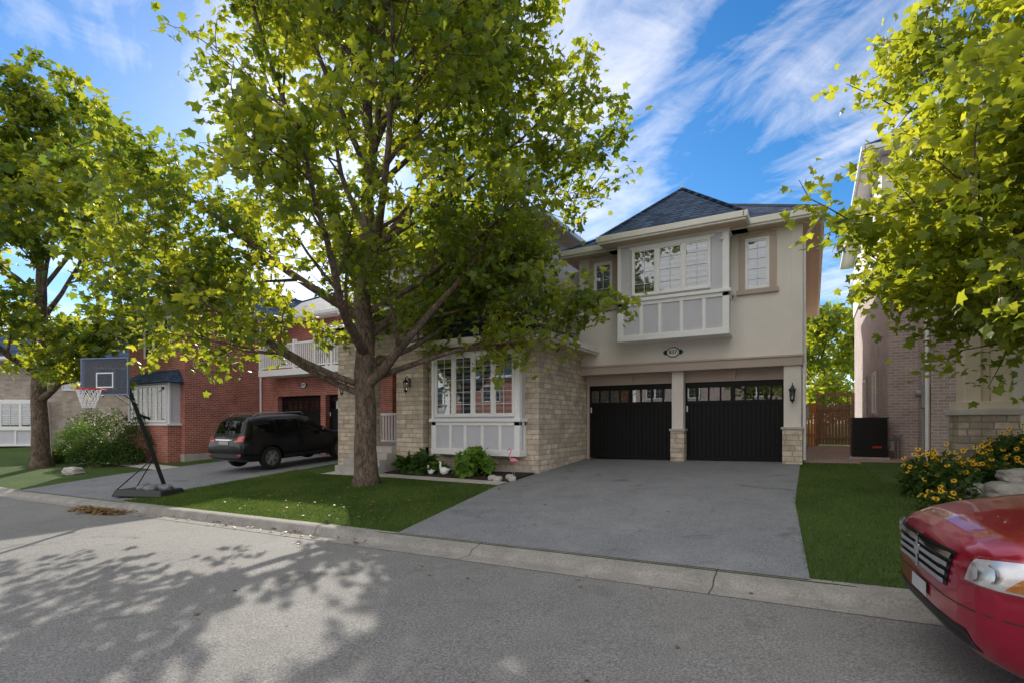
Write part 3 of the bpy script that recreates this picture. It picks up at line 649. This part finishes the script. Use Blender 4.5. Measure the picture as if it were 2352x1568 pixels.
def susan(x,y,r,h,n,seed,z=None):
    z=G(x,y) if z is None else z; T=thing('flowering_plant','clump of yellow black-eyed daisies in the garden','flowers',(x,y,z),group='yellow daisy clumps'); rg=np.random.default_rng(seed); rr=random.Random(seed)
    m=n*26; th=rg.random(m)*6.283; q=np.sqrt(rg.random(m))*r; zz=rg.random(m)*h*.8*(1-.4*(q/r)**2)
    P=np.stack([x+q*np.cos(th),y+q*np.sin(th),z+zz],1); leafobj('foliage',P,.1*(.6+.7*rg.random(m)),SHRUB,LQ,seed,T)
    b=MB(); st=MB()
    for i in range(n):
        a=rr.random()*6.28; qq=math.sqrt(rr.random())*r*1.05; px,py,pz=x+qq*math.cos(a),y+qq*math.sin(a),z+h*(.55+.5*rr.random())*(1-.35*(qq/r)**2)
        st.tube([(x+qq*.6*math.cos(a),y+qq*.6*math.sin(a),z),(px,py,pz)],.004,3,False)
        nr=Vector((rr.gauss(0,.5)-.2,rr.gauss(-.6,.4),.8)).normalized(); u=nr.orthogonal().normalized(); w=nr.cross(u); c=Vector((px,py,pz)); b.mi=0
        for k in range(9):
            t=k*2*math.pi/9; d=u*math.cos(t)+w*math.sin(t); e=nr.cross(d); b.poly([c+d*.008,c+d*.03+e*.009,c+d*.046-nr*.008,c+d*.03-e*.009])
        b.mi=1; cc=c+nr*.006; b.ball(cc,.012,.012,.012,6,4)
    b.done('flowers',[YEL,SOIL],T,fix=False); st.done('stems',LIME,T,fix=False)
susan(1.75,10.7,.5,.85,75,201); susan(1.55,9.4,.22,.35,18,204); susan(3.3,12.6,.6,.7,85,202,.85); susan(2.5,11.6,.45,.75,45,203); susan(-27.3,9.2,.6,.7,60,205)
def rock(x,y,z,sx,sy,sz,seed,label='pale limestone boulder edging the garden bed',grp='garden edging rocks'):
    rr=random.Random(seed); bm=bmesh.new(); bmesh.ops.create_icosphere(bm,subdivisions=3,radius=1)
    ph=[rr.random()*6 for _ in range(6)]
    for v in bm.verts:
        c=v.co; m=max(abs(c.x),abs(c.y),abs(c.z)); c=c*(.5+.5/m)
        k=1+.1*math.sin(c.x*3+ph[0])*math.sin(c.y*3+ph[1])+.05*math.sin(c.z*7+ph[2]+c.x*5)+rr.gauss(0,.012)
        v.co=Vector((c.x*sx*k,c.y*sy*k,c.z*sz*k))
    me=bpy.data.meshes.new('boulder'); bm.to_mesh(me); bm.free(); me.materials.append(ROCK)
    o=bpy.data.objects.new('boulder',me); o.location=(x,y,z); o.rotation_euler=(0,0,rr.random()*.5); COL.objects.link(o); tag(o,label,'rock',grp)
for i in range(9):
    x=2.0+i*.62; y=10.75-.06*i
    rock(x,y,G(x,y)+.1,.33,.26,.16,300+i)
    if i%2: rock(x+.2,y+.35,G(x,y)+.32,.3,.26,.12,340+i)
for i,(x,y) in enumerate(((-6.3,10.3),(-6.15,10.6),(-5.98,10.4),(-6.5,10.4))): rock(x,y,G(x,y)+.06,.1,.08,.07,320+i,'small grey stone at the corner of the flower bed','small bed stones')
rock(-21.9,8.0,G(-22,8.0)+.08,.3,.24,.16,330,'pale boulder beside the driveway')
sheet('garden_bed',[(1.9,10.8),(8,10.5),(8,13.5),(2.5,13.3)],SOIL,.03)
def inpoly(px,py,poly):
    ins=np.zeros(len(px),bool); j=len(poly)-1
    for i in range(len(poly)):
        xi,yi=poly[i];xj,yj=poly[j]
        c=((yi>py)!=(yj>py))&(px<(xj-xi)*(py-yi)/(yj-yi+1e-12)+xi); ins^=c; j=i
    return ins
def blades(poly,n,h,w,seed,name='grass'):
    rg=np.random.default_rng(seed); a=np.array(poly); x=rg.uniform(a[:,0].min(),a[:,0].max(),n); y=rg.uniform(a[:,1].min(),a[:,1].max(),n)
    k=inpoly(x,y,poly); x=x[k];y=y[k]; m=len(x)
    z=.1+.019*np.clip(x,-20,12)+.058*np.clip(y-5.7,0,8.9)
    th=rg.random(m)*6.283; hh=h*(.5+.8*rg.random(m)); ww=w*(.7+.6*rg.random(m)); le=rg.normal(0,.4,(m,2))
    P=np.stack([x,y,z],1); t=np.stack([np.cos(th)*ww*.5,np.sin(th)*ww*.5,np.zeros(m)],1); tip=P+np.stack([le[:,0]*hh,le[:,1]*hh,hh],1)
    V=np.stack([P-t,P+t,tip],1).reshape(-1,3); me=bpy.data.meshes.new(name); me.from_pydata(V.tolist(),[],np.arange(3*m).reshape(m,3).tolist()); me.materials.append(BLADE)
    at=me.attributes.new('var','FLOAT','FACE'); cl=.45+.25*np.sin(x*1.7+.6*y)*np.sin(y*2.1)+.15*np.sin(x*5.3)*np.sin(y*4.1+x)+rg.normal(0,.24,m); at.data.foreach_set('value',np.clip(cl,0,1).astype(np.float32))
    o=bpy.data.objects.new(name,me); COL.objects.link(o); o["kind"]="stuff"; o["label"]="short green lawn grass"; return o
blades([(-13.4,5.74),(-5.22,5.74),(-5.95,9.7),(-9.3,10.05),(-12.2,10.15),(-13.9,10.8)],90000,.045,.012,61)
blades([(-.05,5.74),(9,5.74),(9,10.4),(1.9,10.6),(1.2,12),(1,14.6),(-.23,14.6),(-.26,9.5)],75000,.045,.01,62)
rg=np.random.default_rng(9); n=200; x=rg.uniform(-13,-5.4,n); y=np.where(rg.random(n)<.4,rg.uniform(5.2,5.5,n),rg.uniform(5.8,9.8,n)); z=np.array([G(a,b_)+.05 if b_>5.75 else RZ(a)+.03 for a,b_ in zip(x,y)])
o=leafobj('fallen_leaves',np.stack([x,y,z],1),.055*(.6+.8*rg.random(n)),DRY,LT,10,up=3); o["kind"]="stuff"; o["label"]="scattered dry fallen leaves"
n=420; x=-12.9+rg.normal(0,.45,n); y=5.1+rg.normal(0,.1,n); z=np.array([RZ(a)+.02 for a in x])+rg.random(n)*.05
o=leafobj('fallen_leaves',np.stack([x,y,z],1),.08*(.6+.8*rg.random(n)),DRY,LT,11,up=3); o["kind"]="stuff"; o["label"]="pile of dry leaves in the gutter"
n=70; x=rg.uniform(-8,1,n); y=rg.uniform(2.5,5.5,n)+np.where(rg.random(n)<.5,3,0); z=np.array([G(a,b_)+.02 if b_>5.75 else RZ(a)+.015 for a,b_ in zip(x,y)])
o=leafobj('fallen_leaves',np.stack([x,y,z],1),.04*(.6+.8*rg.random(n)),DRY,LT,12,up=4); o["kind"]="stuff"; o["label"]="few dry leaf scraps on the asphalt"
T=thing('flamingo_ornament','pink plastic flamingo lawn ornament in the flower bed','garden ornament',(-6.2,10.85,G(-6.2,10.85)))
b=MB(); b.sm=True; x,y=-6.2,10.85; z=G(x,y)
b.ball((x,y,z+.42),.1,.055,.06); b.tube([(x-.06,y,z+.44),(x-.12,y,z+.52),(x-.08,y,z+.6),(x-.055,y,z+.66),(x-.1,y,z+.7),(x-.14,y,z+.68)],[.022,.016,.013,.013,.019,.011],8); b.tube([(x+.08,y,z+.42),(x+.15,y,z+.39)],[.035,.008],6)
b.done('body',PINK,T); b=MB(); b.tube([(x-.14,y,z+.685),(x-.165,y,z+.65)],[.011,.004],6); b.done('beak',BLACKM,T)
b=MB(); b.tube([(x-.02,y,z+.38),(x-.02,y,z)],.006,5); b.tube([(x+.03,y,z+.38),(x+.03,y,z)],.006,5); b.done('legs',STEEL,T)
for i,(x,y,s) in enumerate(((-8.15,10.7,1.),(-8.6,10.72,.7))):
    T=thing('goose_ornament','small white goose garden ornament on dark mulch','garden ornament',(x,y,G(x,y)+.02),group='white goose ornaments'); z=G(x,y)+.03
    b=MB(); b.sm=True; b.ball((x,y,z+.11*s),.13*s,.08*s,.1*s); b.tube([(x-.08*s,y,z+.14*s),(x-.13*s,y,z+.24*s),(x-.11*s,y,z+.32*s),(x-.15*s,y,z+.34*s)],[.05*s,.026*s,.028*s,.018*s],8); b.tube([(x+.1*s,y,z+.13*s),(x+.19*s,y,z+.17*s)],[.05*s,.01*s],6); b.done('body',WHITE,T)
    b=MB(); b.tube([(x-.16*s,y,z+.335*s),(x-.21*s,y,z+.32*s)],[.014*s,.004*s],6); b.done('beak',AMBER,T)
# ------------------------------------------------------------------ basketball hoop
T=thing('basketball_hoop','portable basketball hoop with clear board leaning over kerb','basketball hoop',(-13.4,6.5,G(-13.4,6.5)))
z0=G(-13.4,6.5)
b=MB(); c=Vector((-13.5,6.45,z0)); ux=Vector((.94,.34,0)); uy=Vector((-.34,.94,0))
def ob(b,c,ux,uy,a0,a1,d0,d1,z0_,z1_,tp=0):
    ps=[]
    for z,t in((z0_,0),(z1_,tp)):
        for a,d in((a0+t,d0+t),(a1-t,d0+t),(a1-t,d1-t),(a0+t,d1-t)): ps.append(c+ux*a+uy*d+Vector((0,0,z)))
    b.add(ps,[(3,2,1,0),(4,5,6,7),(0,1,5,4),(1,2,6,5),(2,3,7,6),(3,0,4,7)])
ob(b,c,ux,uy,-.75,.6,-.38,.38,0,.16,.06); b.done('base',PLASTIC,T,bevel=.03)
b=MB(); b.sm=True
rr=random.Random(3)
for k in range(7): b.ball(c+ux*rr.uniform(-.3,.4)+uy*rr.uniform(-.2,.2)+Vector((0,0,.18)),.18,.14,.1)
b.done('sandbag',plain('dark_bag',(.16,.16,.18),.4,var=.6,vs=12,bs=10,bstr=1),T)
P0=Vector((-13.2,6.62,z0+.1)); P1=Vector((-13.45,5.9,2.5))
b=MB(); b.tube([P0,P1],.045,10); 
for s in(-.3,.25): b.tube([c+ux*-.7+uy*s+Vector((0,0,.12)),P0.lerp(P1,.32)],.014,6)
b.done('pole',BLACKM,T)
bc=Vector((-13.5,5.5,2.62)); n_=Vector((.34,-.94,0)); ax=Vector((.94,.34,0))
b=MB(); ob(b,bc,ax,n_,-.6,.6,-.012,.0,-.4,.4); bd=b.done('backboard',ACRYL,T)
b=MB()
for a0,a1,q0,q1 in((-.61,.61,.385,.405),(-.61,.61,-.41,-.385),(-.61,-.59,-.385,.385),(.59,.61,-.385,.385)): ob(b,bc,ax,n_,a0,a1,-.03,.018,q0,q1)
b.mi=1
for a0,a1,q0,q1 in((-.22,.22,.06,.085),(-.22,.22,-.25,-.225),(-.22,-.195,-.225,.06),(.195,.22,-.225,.06)): ob(b,bc,ax,n_,a0,a1,.001,.006,q0,q1)
b.done('frame',[plain('blue_grey_frame',(.2,.25,.42),.4),WHITE],bd)
b=MB()
for s in(-.12,.12): b.tube([P0.lerp(P1,.8)+ax*s,bc-n_*.02+ax*s+Vector((0,0,-.2))],.013,5); b.tube([P1+ax*s,bc-n_*.02+ax*s+Vector((0,0,.1))],.013,5)
b.tube([P0.lerp(P1,.72),P0.lerp(P1,.72)-n_*.3+Vector((0,0,-.1))],.03,6); b.done('bracket',BLACKM,T)
rc=bc+n_*.36+Vector((0,0,-.3)); b=MB(); b.sm=True
b.tube([rc+Vector((.225*math.cos(t),.225*math.sin(t),0)) for t in np.linspace(0,6.2832,25)],.014,6,False); b.tube([rc-n_*.22,bc+Vector((0,0,-.3))],.025,6); b.done('rim',plain('red_rim',(.7,.03,.02),.4),T)
b=MB()
for k in range(12):
    for s in(1,-1):
        pts=[]
        for j in range(5):
            a=k*math.pi/6+s*j*.26; r_=.22-.028*j; pts.append(rc+Vector((r_*math.cos(a),r_*math.sin(a),-.1*j)))
        b.tube(pts,.0075,3,False)
b.done('net',WHITE,T,fix=False)
# ------------------------------------------------------------------ vehicles
def chaikin(p,it=2):
    for _ in range(it):
        q=[p[0]]
        for i in range(len(p)-1):
            q.append(tuple(.75*a+.25*b_ for a,b_ in zip(p[i],p[i+1]))); q.append(tuple(.25*a+.75*b_ for a,b_ in zip(p[i],p[i+1])))
        q.append(p[-1]); p=q
    return p
def carbody(T,st,mat,wheels,wr):
    st=np.array(st); D=st[:,0]; n=70; t=np.linspace(0,1,n); L_=D[-1]
    ds=np.unique(np.concatenate([D,L_*t**1.6]))
    rows=[]
    for d in ds:
        w,zb,zm,zbelt,wr_,zt=[float(np.interp(d,D,st[:,k])) for k in range(1,7)]
        half=chaikin([(0,zb),(.8*w,zb),(w,zb+.1),(w*1.005,zm),(.985*w,zbelt),(wr_,zt-.03),(.7*wr_,zt),(0,zt+.02)],2)
        rows.append([(d,y,z) for y,z in half]+[(d,-y,z) for y,z in half[-2:0:-1]])
    m=len(rows[0]); b=MB(); b.sm=True; b.add([p for r in rows for p in r],[(i*m+j,i*m+(j+1)%m,(i+1)*m+(j+1)%m,(i+1)*m+j) for i in range(len(rows)-1) for j in range(m)])
    b.add(rows[0],[tuple(range(m))]); b.add(rows[-1],[tuple(range(m))[::-1]])
    o=b.done('body',mat,T)
    bm=bmesh.new(); bm.from_mesh(o.data); bmesh.ops.remove_doubles(bm,verts=bm.verts,dist=1e-5); bmesh.ops.recalc_face_normals(bm,faces=bm.faces); bm.to_mesh(o.data)
    bvh=BVHTree.FromBMesh(bm); bm.free()
    cb=MB()
    for x in wheels:
        for s in(-1,1): cb.lathe([(0,s*.62),(wr+.05,s*.62),(wr+.05,s*1.3),(0,s*1.3)],(x,0,wr),ax='y',n=32)
    cu=cb.done('cut',mat,T)
    bm=bmesh.new(); bm.from_mesh(cu.data); bmesh.ops.remove_doubles(bm,verts=bm.verts,dist=1e-5); bmesh.ops.recalc_face_normals(bm,faces=bm.faces); bm.to_mesh(cu.data); bm.free()
    md=o.modifiers.new('b','BOOLEAN'); md.object=cu; md.operation='DIFFERENCE'; md.solver='EXACT'; bpy.context.view_layer.update()
    me=bpy.data.meshes.new_from_object(o.evaluated_get(bpy.context.evaluated_depsgraph_get())); o.modifiers.clear(); o.data=me; bpy.data.objects.remove(cu)
    me.polygons.foreach_set('use_smooth',[True]*len(me.polygons)); me.set_sharp_from_angle(angle=rad(38))
    return o,bvh
def patch(bvh,cs,d,off,mat,name,T,nu=14,nv=8,start=6):
    b=MB(); b.sm=True; vs=[]; 
    for j in range(nv+1):
        for i in range(nu+1):
            u,v=i/nu,j/nv
            a=(1-v)*((1-u)*cs[0][0]+u*cs[1][0])+v*((1-u)*cs[3][0]+u*cs[2][0]); c=(1-v)*((1-u)*cs[0][1]+u*cs[1][1])+v*((1-u)*cs[3][1]+u*cs[2][1])
            if d[0]=='x': s=1 if d[1]=='+' else -1; o=Vector((-start*s+ (0 if s>0 else 2),a,c)); r=Vector((s,0,0))
            else: s=1 if d[1]=='+' else -1; o=Vector((a,-start*s,c)); r=Vector((0,s,0))
            h,nn,_,_=bvh.ray_cast(o,r)
            if h is None: h=Vector(vs[-1]) if vs else Vector((0,a,c)); nn=-r; vs.append(h); continue
            if nn.dot(r)>0: nn=-nn
            vs.append(h+nn*off)
    b.add(vs,[(j*(nu+1)+i,j*(nu+1)+i+1,(j+1)*(nu+1)+i+1,(j+1)*(nu+1)+i) for j in range(nv) for i in range(nu)])
    return b.done(name,mat,T,fix=False)
def wheel(T,x,y,r,s):
    b=MB(); b.sm=True; w=.11
    b.lathe([(r*.66,-w*.9),(r*.9,-w),(r*.98,-w*.8),(r,-w*.4),(r,w*.4),(r*.98,w*.8),(r*.9,w),(r*.66,w*.9),(r*.66,-w*.9)],(x,y,r),ax='y',n=36)
    o=b.done('wheel',TYRE,T)
    b=MB(); f=y+s*w*.75
    b.lathe([(r*.66,-s*w*1.4),(r*.6,-s*w*1.3),(0.02,-s*w*1.3)],(x,f,r),ax='y',n=30)
    b.lathe([(r*.67,0),(r*.6,.0),(r*.6,-s*w*1.2)],(x,f,r),ax='y',n=36)
    for k in range(6):
        a=k*math.pi/3+.2
        for q in(-.13,.13):
            p0=Vector((x+.03*math.cos(a+q*3),f-s*.005,r+.03*math.sin(a+q*3))); p1=Vector((x+r*.63*math.cos(a+q),f-s*.01,r+r*.63*math.sin(a+q))); b.tube([p0,p1],[.02,.017],6)
    b.lathe([(0,s*.01),(.04,s*.008),(.06,-s*.01)],(x,f,r),ax='y',n=16)
    b.done('rim',STEEL,o)
V=thing('minivan','glossy dark red minivan parked along the kerb','car',(.62,4.33,RZ(2)+.0),rot=(0,0,rad(6)),world=False)
st=[(0,.42,.44,.58,.70,.36,.78),(.02,.58,.38,.58,.735,.50,.83),(.06,.72,.32,.58,.775,.60,.875),(.12,.81,.27,.6,.815,.67,.915),(.22,.885,.23,.62,.86,.73,.955),(.4,.94,.21,.64,.91,.78,1.0),
 (.7,.975,.2,.65,.96,.81,1.055),(1.0,.985,.2,.66,1.0,.82,1.1),(1.15,.985,.2,.66,1.02,.82,1.15),(1.95,.99,.2,.66,1.06,.7,1.68),(2.5,.99,.2,.66,1.08,.7,1.77),(4.2,.99,.22,.66,1.08,.7,1.76),(4.85,.97,.25,.66,1.08,.7,1.68),(5.05,.93,.32,.66,1.0,.72,1.2),(5.12,.85,.4,.6,.8,.7,.9)]
body,bv=carbody(V,st,REDCAR,(.98,4.05),.33)
for s in(-1,1):
    cs=[(s*.63,.71),(s*.93,.70),(s*.93,.875),(s*.66,.83)]
    hl=patch(bv,cs,'x+',.004,REFL,'headlight',V,20,8)
    patch(bv,[(s*.82,.715),(s*.925,.715),(s*.925,.80),(s*.86,.79)],'x+',.012,AMBER,'indicator',hl,10,6)
    patch(bv,[(s*.625,.705),(s*.932,.695),(s*.932,.88),(s*.655,.837)],'x+',.022,CLEAR,'lens',hl,20,8)
    for q,yy in enumerate((.70,.78)):
        b=MB(); b.sm=True; h,nn,_,_=bv.ray_cast(Vector((-3,s*yy,.77)),Vector((1,0,0))); b.lathe([(0,.006),(.02,.004),(.045,-.012),(.05,-.014)],(h.x,h.y,.77+.012*q),ax='x',n=18); b.done('bulb',CHROME,hl)
gr=patch(bv,[(-.46,.62),(.46,.62),(.52,.83),(-.52,.83)],'x+',.004,BLACKM,'grille',V,20,8)
for k in range(4):
    z=.635+k*.05; e=.46+.06*k/4
    patch(bv,[(-e,z),(e,z),(e,z+.026),(-e,z+.026)],'x+',.02,CHROME,'slat',gr,24,2)
patch(bv,[(-.02,.62),(.02,.62),(.02,.83),(-.02,.83)],'x+',.024,CHROME,'slat',gr,2,8)
b=MB(); h,nn,_,_=bv.ray_cast(Vector((-3,0,.73)),Vector((1,0,0))); b.prism([(h.x-.03,-.045,.77),(h.x-.03,.045,.77),(h.x-.03,.04,.72),(h.x-.03,0,.68),(h.x-.03,-.04,.72)],(.02,0,0)); b.done('emblem',CHROME,V,bevel=.006)
patch(bv,[(-.70,.34),(.70,.34),(.62,.44),(-.62,.44)],'x+',.004,PLASTIC,'air_intake',V,20,4)
for k in range(3): patch(bv,[(-.62,.36+k*.028),(.62,.36+k*.028),(.62,.368+k*.028),(-.62,.368+k*.028)],'x+',.012,PLASTIC,'intake_slat',V,20,1)
patch(bv,[(-.88,.555),(.88,.555),(.88,.562),(-.88,.562)],'x+',.002,PLASTIC,'bumper_seam',V,30,1)
patch(bv,[(-.15,.46),(.15,.46),(.15,.55),(-.15,.55)],'x+',.012,plain('blank_plate',(.5,.5,.52),.5),'licence_plate',V,4,2)
patch(bv,[(-.74,1.16),(.74,1.16),(.64,1.64),(-.64,1.64)],'x+',.006,DGLASS,'windscreen',V,12,10)
for d in('y+','y-'):
    patch(bv,[(1.55,1.12),(2.3,1.12),(2.3,1.55),(2.0,1.55)],d,.006,DGLASS,'side_window',V); patch(bv,[(2.38,1.12),(3.4,1.12),(3.4,1.57),(2.38,1.57)],d,.006,DGLASS,'side_window',V); patch(bv,[(3.48,1.12),(4.6,1.12),(4.5,1.56),(3.48,1.57)],d,.006,DGLASS,'side_window',V)
    patch(bv,[(1.3,.42),(4.8,.42),(4.8,.47),(1.3,.47)],d,.01,REDCAR,'side_trim',V,20,1)
for x in(.98,4.05):
    for s in(-1,1): wheel(V,x,s*.86,.33,s)
for s in(-1,1):
    b=MB(); b.sm=True; b.ball((1.55,s*1.08,1.12),.07,.11,.075); b.done('mirror',REDCAR,V)
S=thing('suv_car','black sport utility car parked on the driveway','car',(-15.75,14.25,G(-15.7,14.25)+.06),rot=(0,rad(3.3),rad(-90)),world=False)
st=[(0,.5,.42,.6,.7,.4,.78),(.05,.7,.34,.6,.76,.6,.85),(.2,.85,.28,.6,.83,.72,.93),(.5,.91,.25,.62,.9,.76,1.0),(1.1,.93,.25,.63,.97,.78,1.08),(1.3,.94,.25,.63,1.0,.77,1.14),(2.0,.945,.25,.63,1.03,.66,1.6),(2.5,.945,.25,.64,1.05,.66,1.7),(3.6,.945,.25,.65,1.08,.66,1.7),(4.2,.935,.26,.66,1.1,.65,1.66),(4.33,.93,.28,.66,1.1,.66,1.56),(4.5,.91,.32,.66,1.07,.70,1.22),(4.58,.89,.34,.65,.98,.72,1.08),(4.64,.87,.36,.64,.86,.72,.96),(4.67,.83,.40,.6,.76,.68,.84)]
body,bv=carbody(S,st,BLKCAR,(.95,3.68),.36)
patch(bv,[(-.68,1.18),(.68,1.18),(.60,1.54),(-.60,1.54)],'x-',.008,DGLASS,'rear_window',S)
patch(bv,[(-.7,1.18),(.7,1.18),(.6,1.55),(-.6,1.55)],'x+',.006,DGLASS,'windscreen',S)
for s in(-1,1):
    patch(bv,[(s*.5,.93),(s*.87,.93),(s*.85,1.1),(s*.6,1.07)],'x-',.012,REDL,'tail_light',S)
    patch(bv,[(s*.7,.5),(s*.84,.5),(s*.84,.56),(s*.7,.56)],'x-',.01,REDL,'reflector',S)
    patch(bv,[(s*.45,.7),(s*.78,.73),(s*.78,.84),(s*.5,.8)],'x+',.01,REFL,'headlight',S)
    b=MB(); b.tube([(2.2,s*.6,1.68),(2.3,s*.62,1.76),(3.9,s*.62,1.76),(4.05,s*.6,1.68)],.018,6); b.done('roof_rail',STEEL,S)
    b=MB(); b.sm=True; b.ball((1.75,s*1.04,1.12),.07,.12,.08); b.done('mirror',BLKCAR,S)
patch(bv,[(-.24,.84),(.24,.84),(.24,.94),(-.24,.94)],'x-',.014,plain('blurred_plate',(.35,.35,.36),.5),'licence_plate',S,4,3)
patch(bv,[(-.45,.965),(.45,.965),(.45,.99),(-.45,.99)],'x-',.02,CHROME,'chrome_strip',S,8,1)
patch(bv,[(-.8,.44),(.8,.44),(.8,.56),(-.8,.56)],'x-',.006,PLASTIC,'bumper',S,16,2)
for d in('y+','y-'):
    patch(bv,[(1.65,1.1),(2.5,1.12),(2.5,1.52),(2.15,1.5)],d,.006,DGLASS,'side_window',S); patch(bv,[(2.58,1.12),(3.38,1.13),(3.38,1.54),(2.58,1.53)],d,.006,DGLASS,'side_window',S); patch(bv,[(3.46,1.14),(4.12,1.2),(3.98,1.5),(3.46,1.54)],d,.006,DGLASS,'side_window',S)
    patch(bv,[(1.4,.34),(3.25,.34),(3.25,.42),(1.4,.42)],d,.012,PLASTIC,'side_trim',S,16,1)
    for x in(2.42,3.3): patch(bv,[(x,.98),(x+.16,.98),(x+.16,1.01),(x,1.01)],d,.025,BLKCAR,'door_handle',S,3,1)
for x in(.95,3.68):
    for s in(-1,1): wheel(S,x,s*.83,.36,s)
# ------------------------------------------------------------------ world, sun, camera
SD=Vector((-.806,.69,.5208)).normalized(); el=math.asin(SD.z); az=math.atan2(SD.x,SD.y)
w=bpy.data.worlds.new('World'); scene.world=w; w.use_nodes=True; nt=w.node_tree
for n_ in list(nt.nodes): nt.nodes.remove(n_)
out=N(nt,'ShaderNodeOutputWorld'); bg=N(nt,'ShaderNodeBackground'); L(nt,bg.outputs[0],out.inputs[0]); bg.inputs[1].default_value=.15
sky=N(nt,'ShaderNodeTexSky',sky_type='NISHITA',sun_disc=False,sun_elevation=el,sun_rotation=az,altitude=300,air_density=1.0,dust_density=.3,ozone_density=3.5)
hs=N(nt,'ShaderNodeHueSaturation'); hs.inputs['Saturation'].default_value=1.3; hs.inputs['Value'].default_value=1.1; L(nt,sky.outputs[0],hs.inputs['Color'])
tc=N(nt,'ShaderNodeTexCoord').outputs['Generated']; sp=N(nt,'ShaderNodeSeparateXYZ'); L(nt,tc,sp.inputs[0])
zz=math_(nt,'ADD',math_(nt,'MAXIMUM',sp.outputs[2],0.),.1); cb=N(nt,'ShaderNodeCombineXYZ')
L(nt,math_(nt,'DIVIDE',sp.outputs[0],zz),cb.inputs[0]); L(nt,math_(nt,'DIVIDE',sp.outputs[1],zz),cb.inputs[1])
m1=N(nt,'ShaderNodeMapping'); m1.inputs['Rotation'].default_value=(0,0,rad(32)); L(nt,cb.outputs[0],m1.inputs[0])
m2=N(nt,'ShaderNodeMapping'); m2.inputs['Scale'].default_value=(.55,1.8,1); m2.inputs['Location'].default_value=(.3,.1,0); L(nt,m1.outputs[0],m2.inputs[0])
n1=noise(nt,m2.outputs[0],1.3,9,.58,.5); n2=noise(nt,m1.outputs[0],4,8,.68,.8); n3=noise(nt,m1.outputs[0],.8,2,.5)
f=math_(nt,'ADD',math_(nt,'MULTIPLY',n1,.75),math_(nt,'MULTIPLY',n2,.25))
f=math_(nt,'ADD',f,math_(nt,'MULTIPLY',math_(nt,'SUBTRACT',n3,.5),.5))
bk=math_(nt,'MULTIPLY',math_(nt,'MINIMUM',math_(nt,'MAXIMUM',math_(nt,'MULTIPLY',sp.outputs[1],-1.6),0.),1.),.4)  # extra unseen cloud behind the camera, added to brighten the shaded side
ov=math_(nt,'MULTIPLY',math_(nt,'MAXIMUM',math_(nt,'SUBTRACT',sp.outputs[2],.68),0.),.9)  # more cloud added overhead, above the view, as fill for the shade
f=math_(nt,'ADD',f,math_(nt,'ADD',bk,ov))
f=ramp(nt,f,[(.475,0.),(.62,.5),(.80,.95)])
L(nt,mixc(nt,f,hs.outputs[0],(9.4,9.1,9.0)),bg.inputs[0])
sl=bpy.data.lights.new('sun','SUN'); sl.energy=5; sl.angle=rad(.5); sl.color=(1,.93,.82)
so=bpy.data.objects.new('sun',sl); so.rotation_euler=SD.to_track_quat('Z','Y').to_euler(); so.location=(0,0,30); COL.objects.link(so)
cam=bpy.data.cameras.new('camera'); co=bpy.data.objects.new('camera',cam); COL.objects.link(co)
co.location=(0,0,1.6); co.rotation_euler=(rad(90),0,rad(29.9)); cam.sensor_width=36; cam.lens=18.37; cam.shift_y=.0791; cam.clip_end=2000; cam.clip_start=.05
scene.camera=co
scene.view_settings.view_transform='Standard'; scene.view_settings.look='None'; scene.view_settings.exposure=0
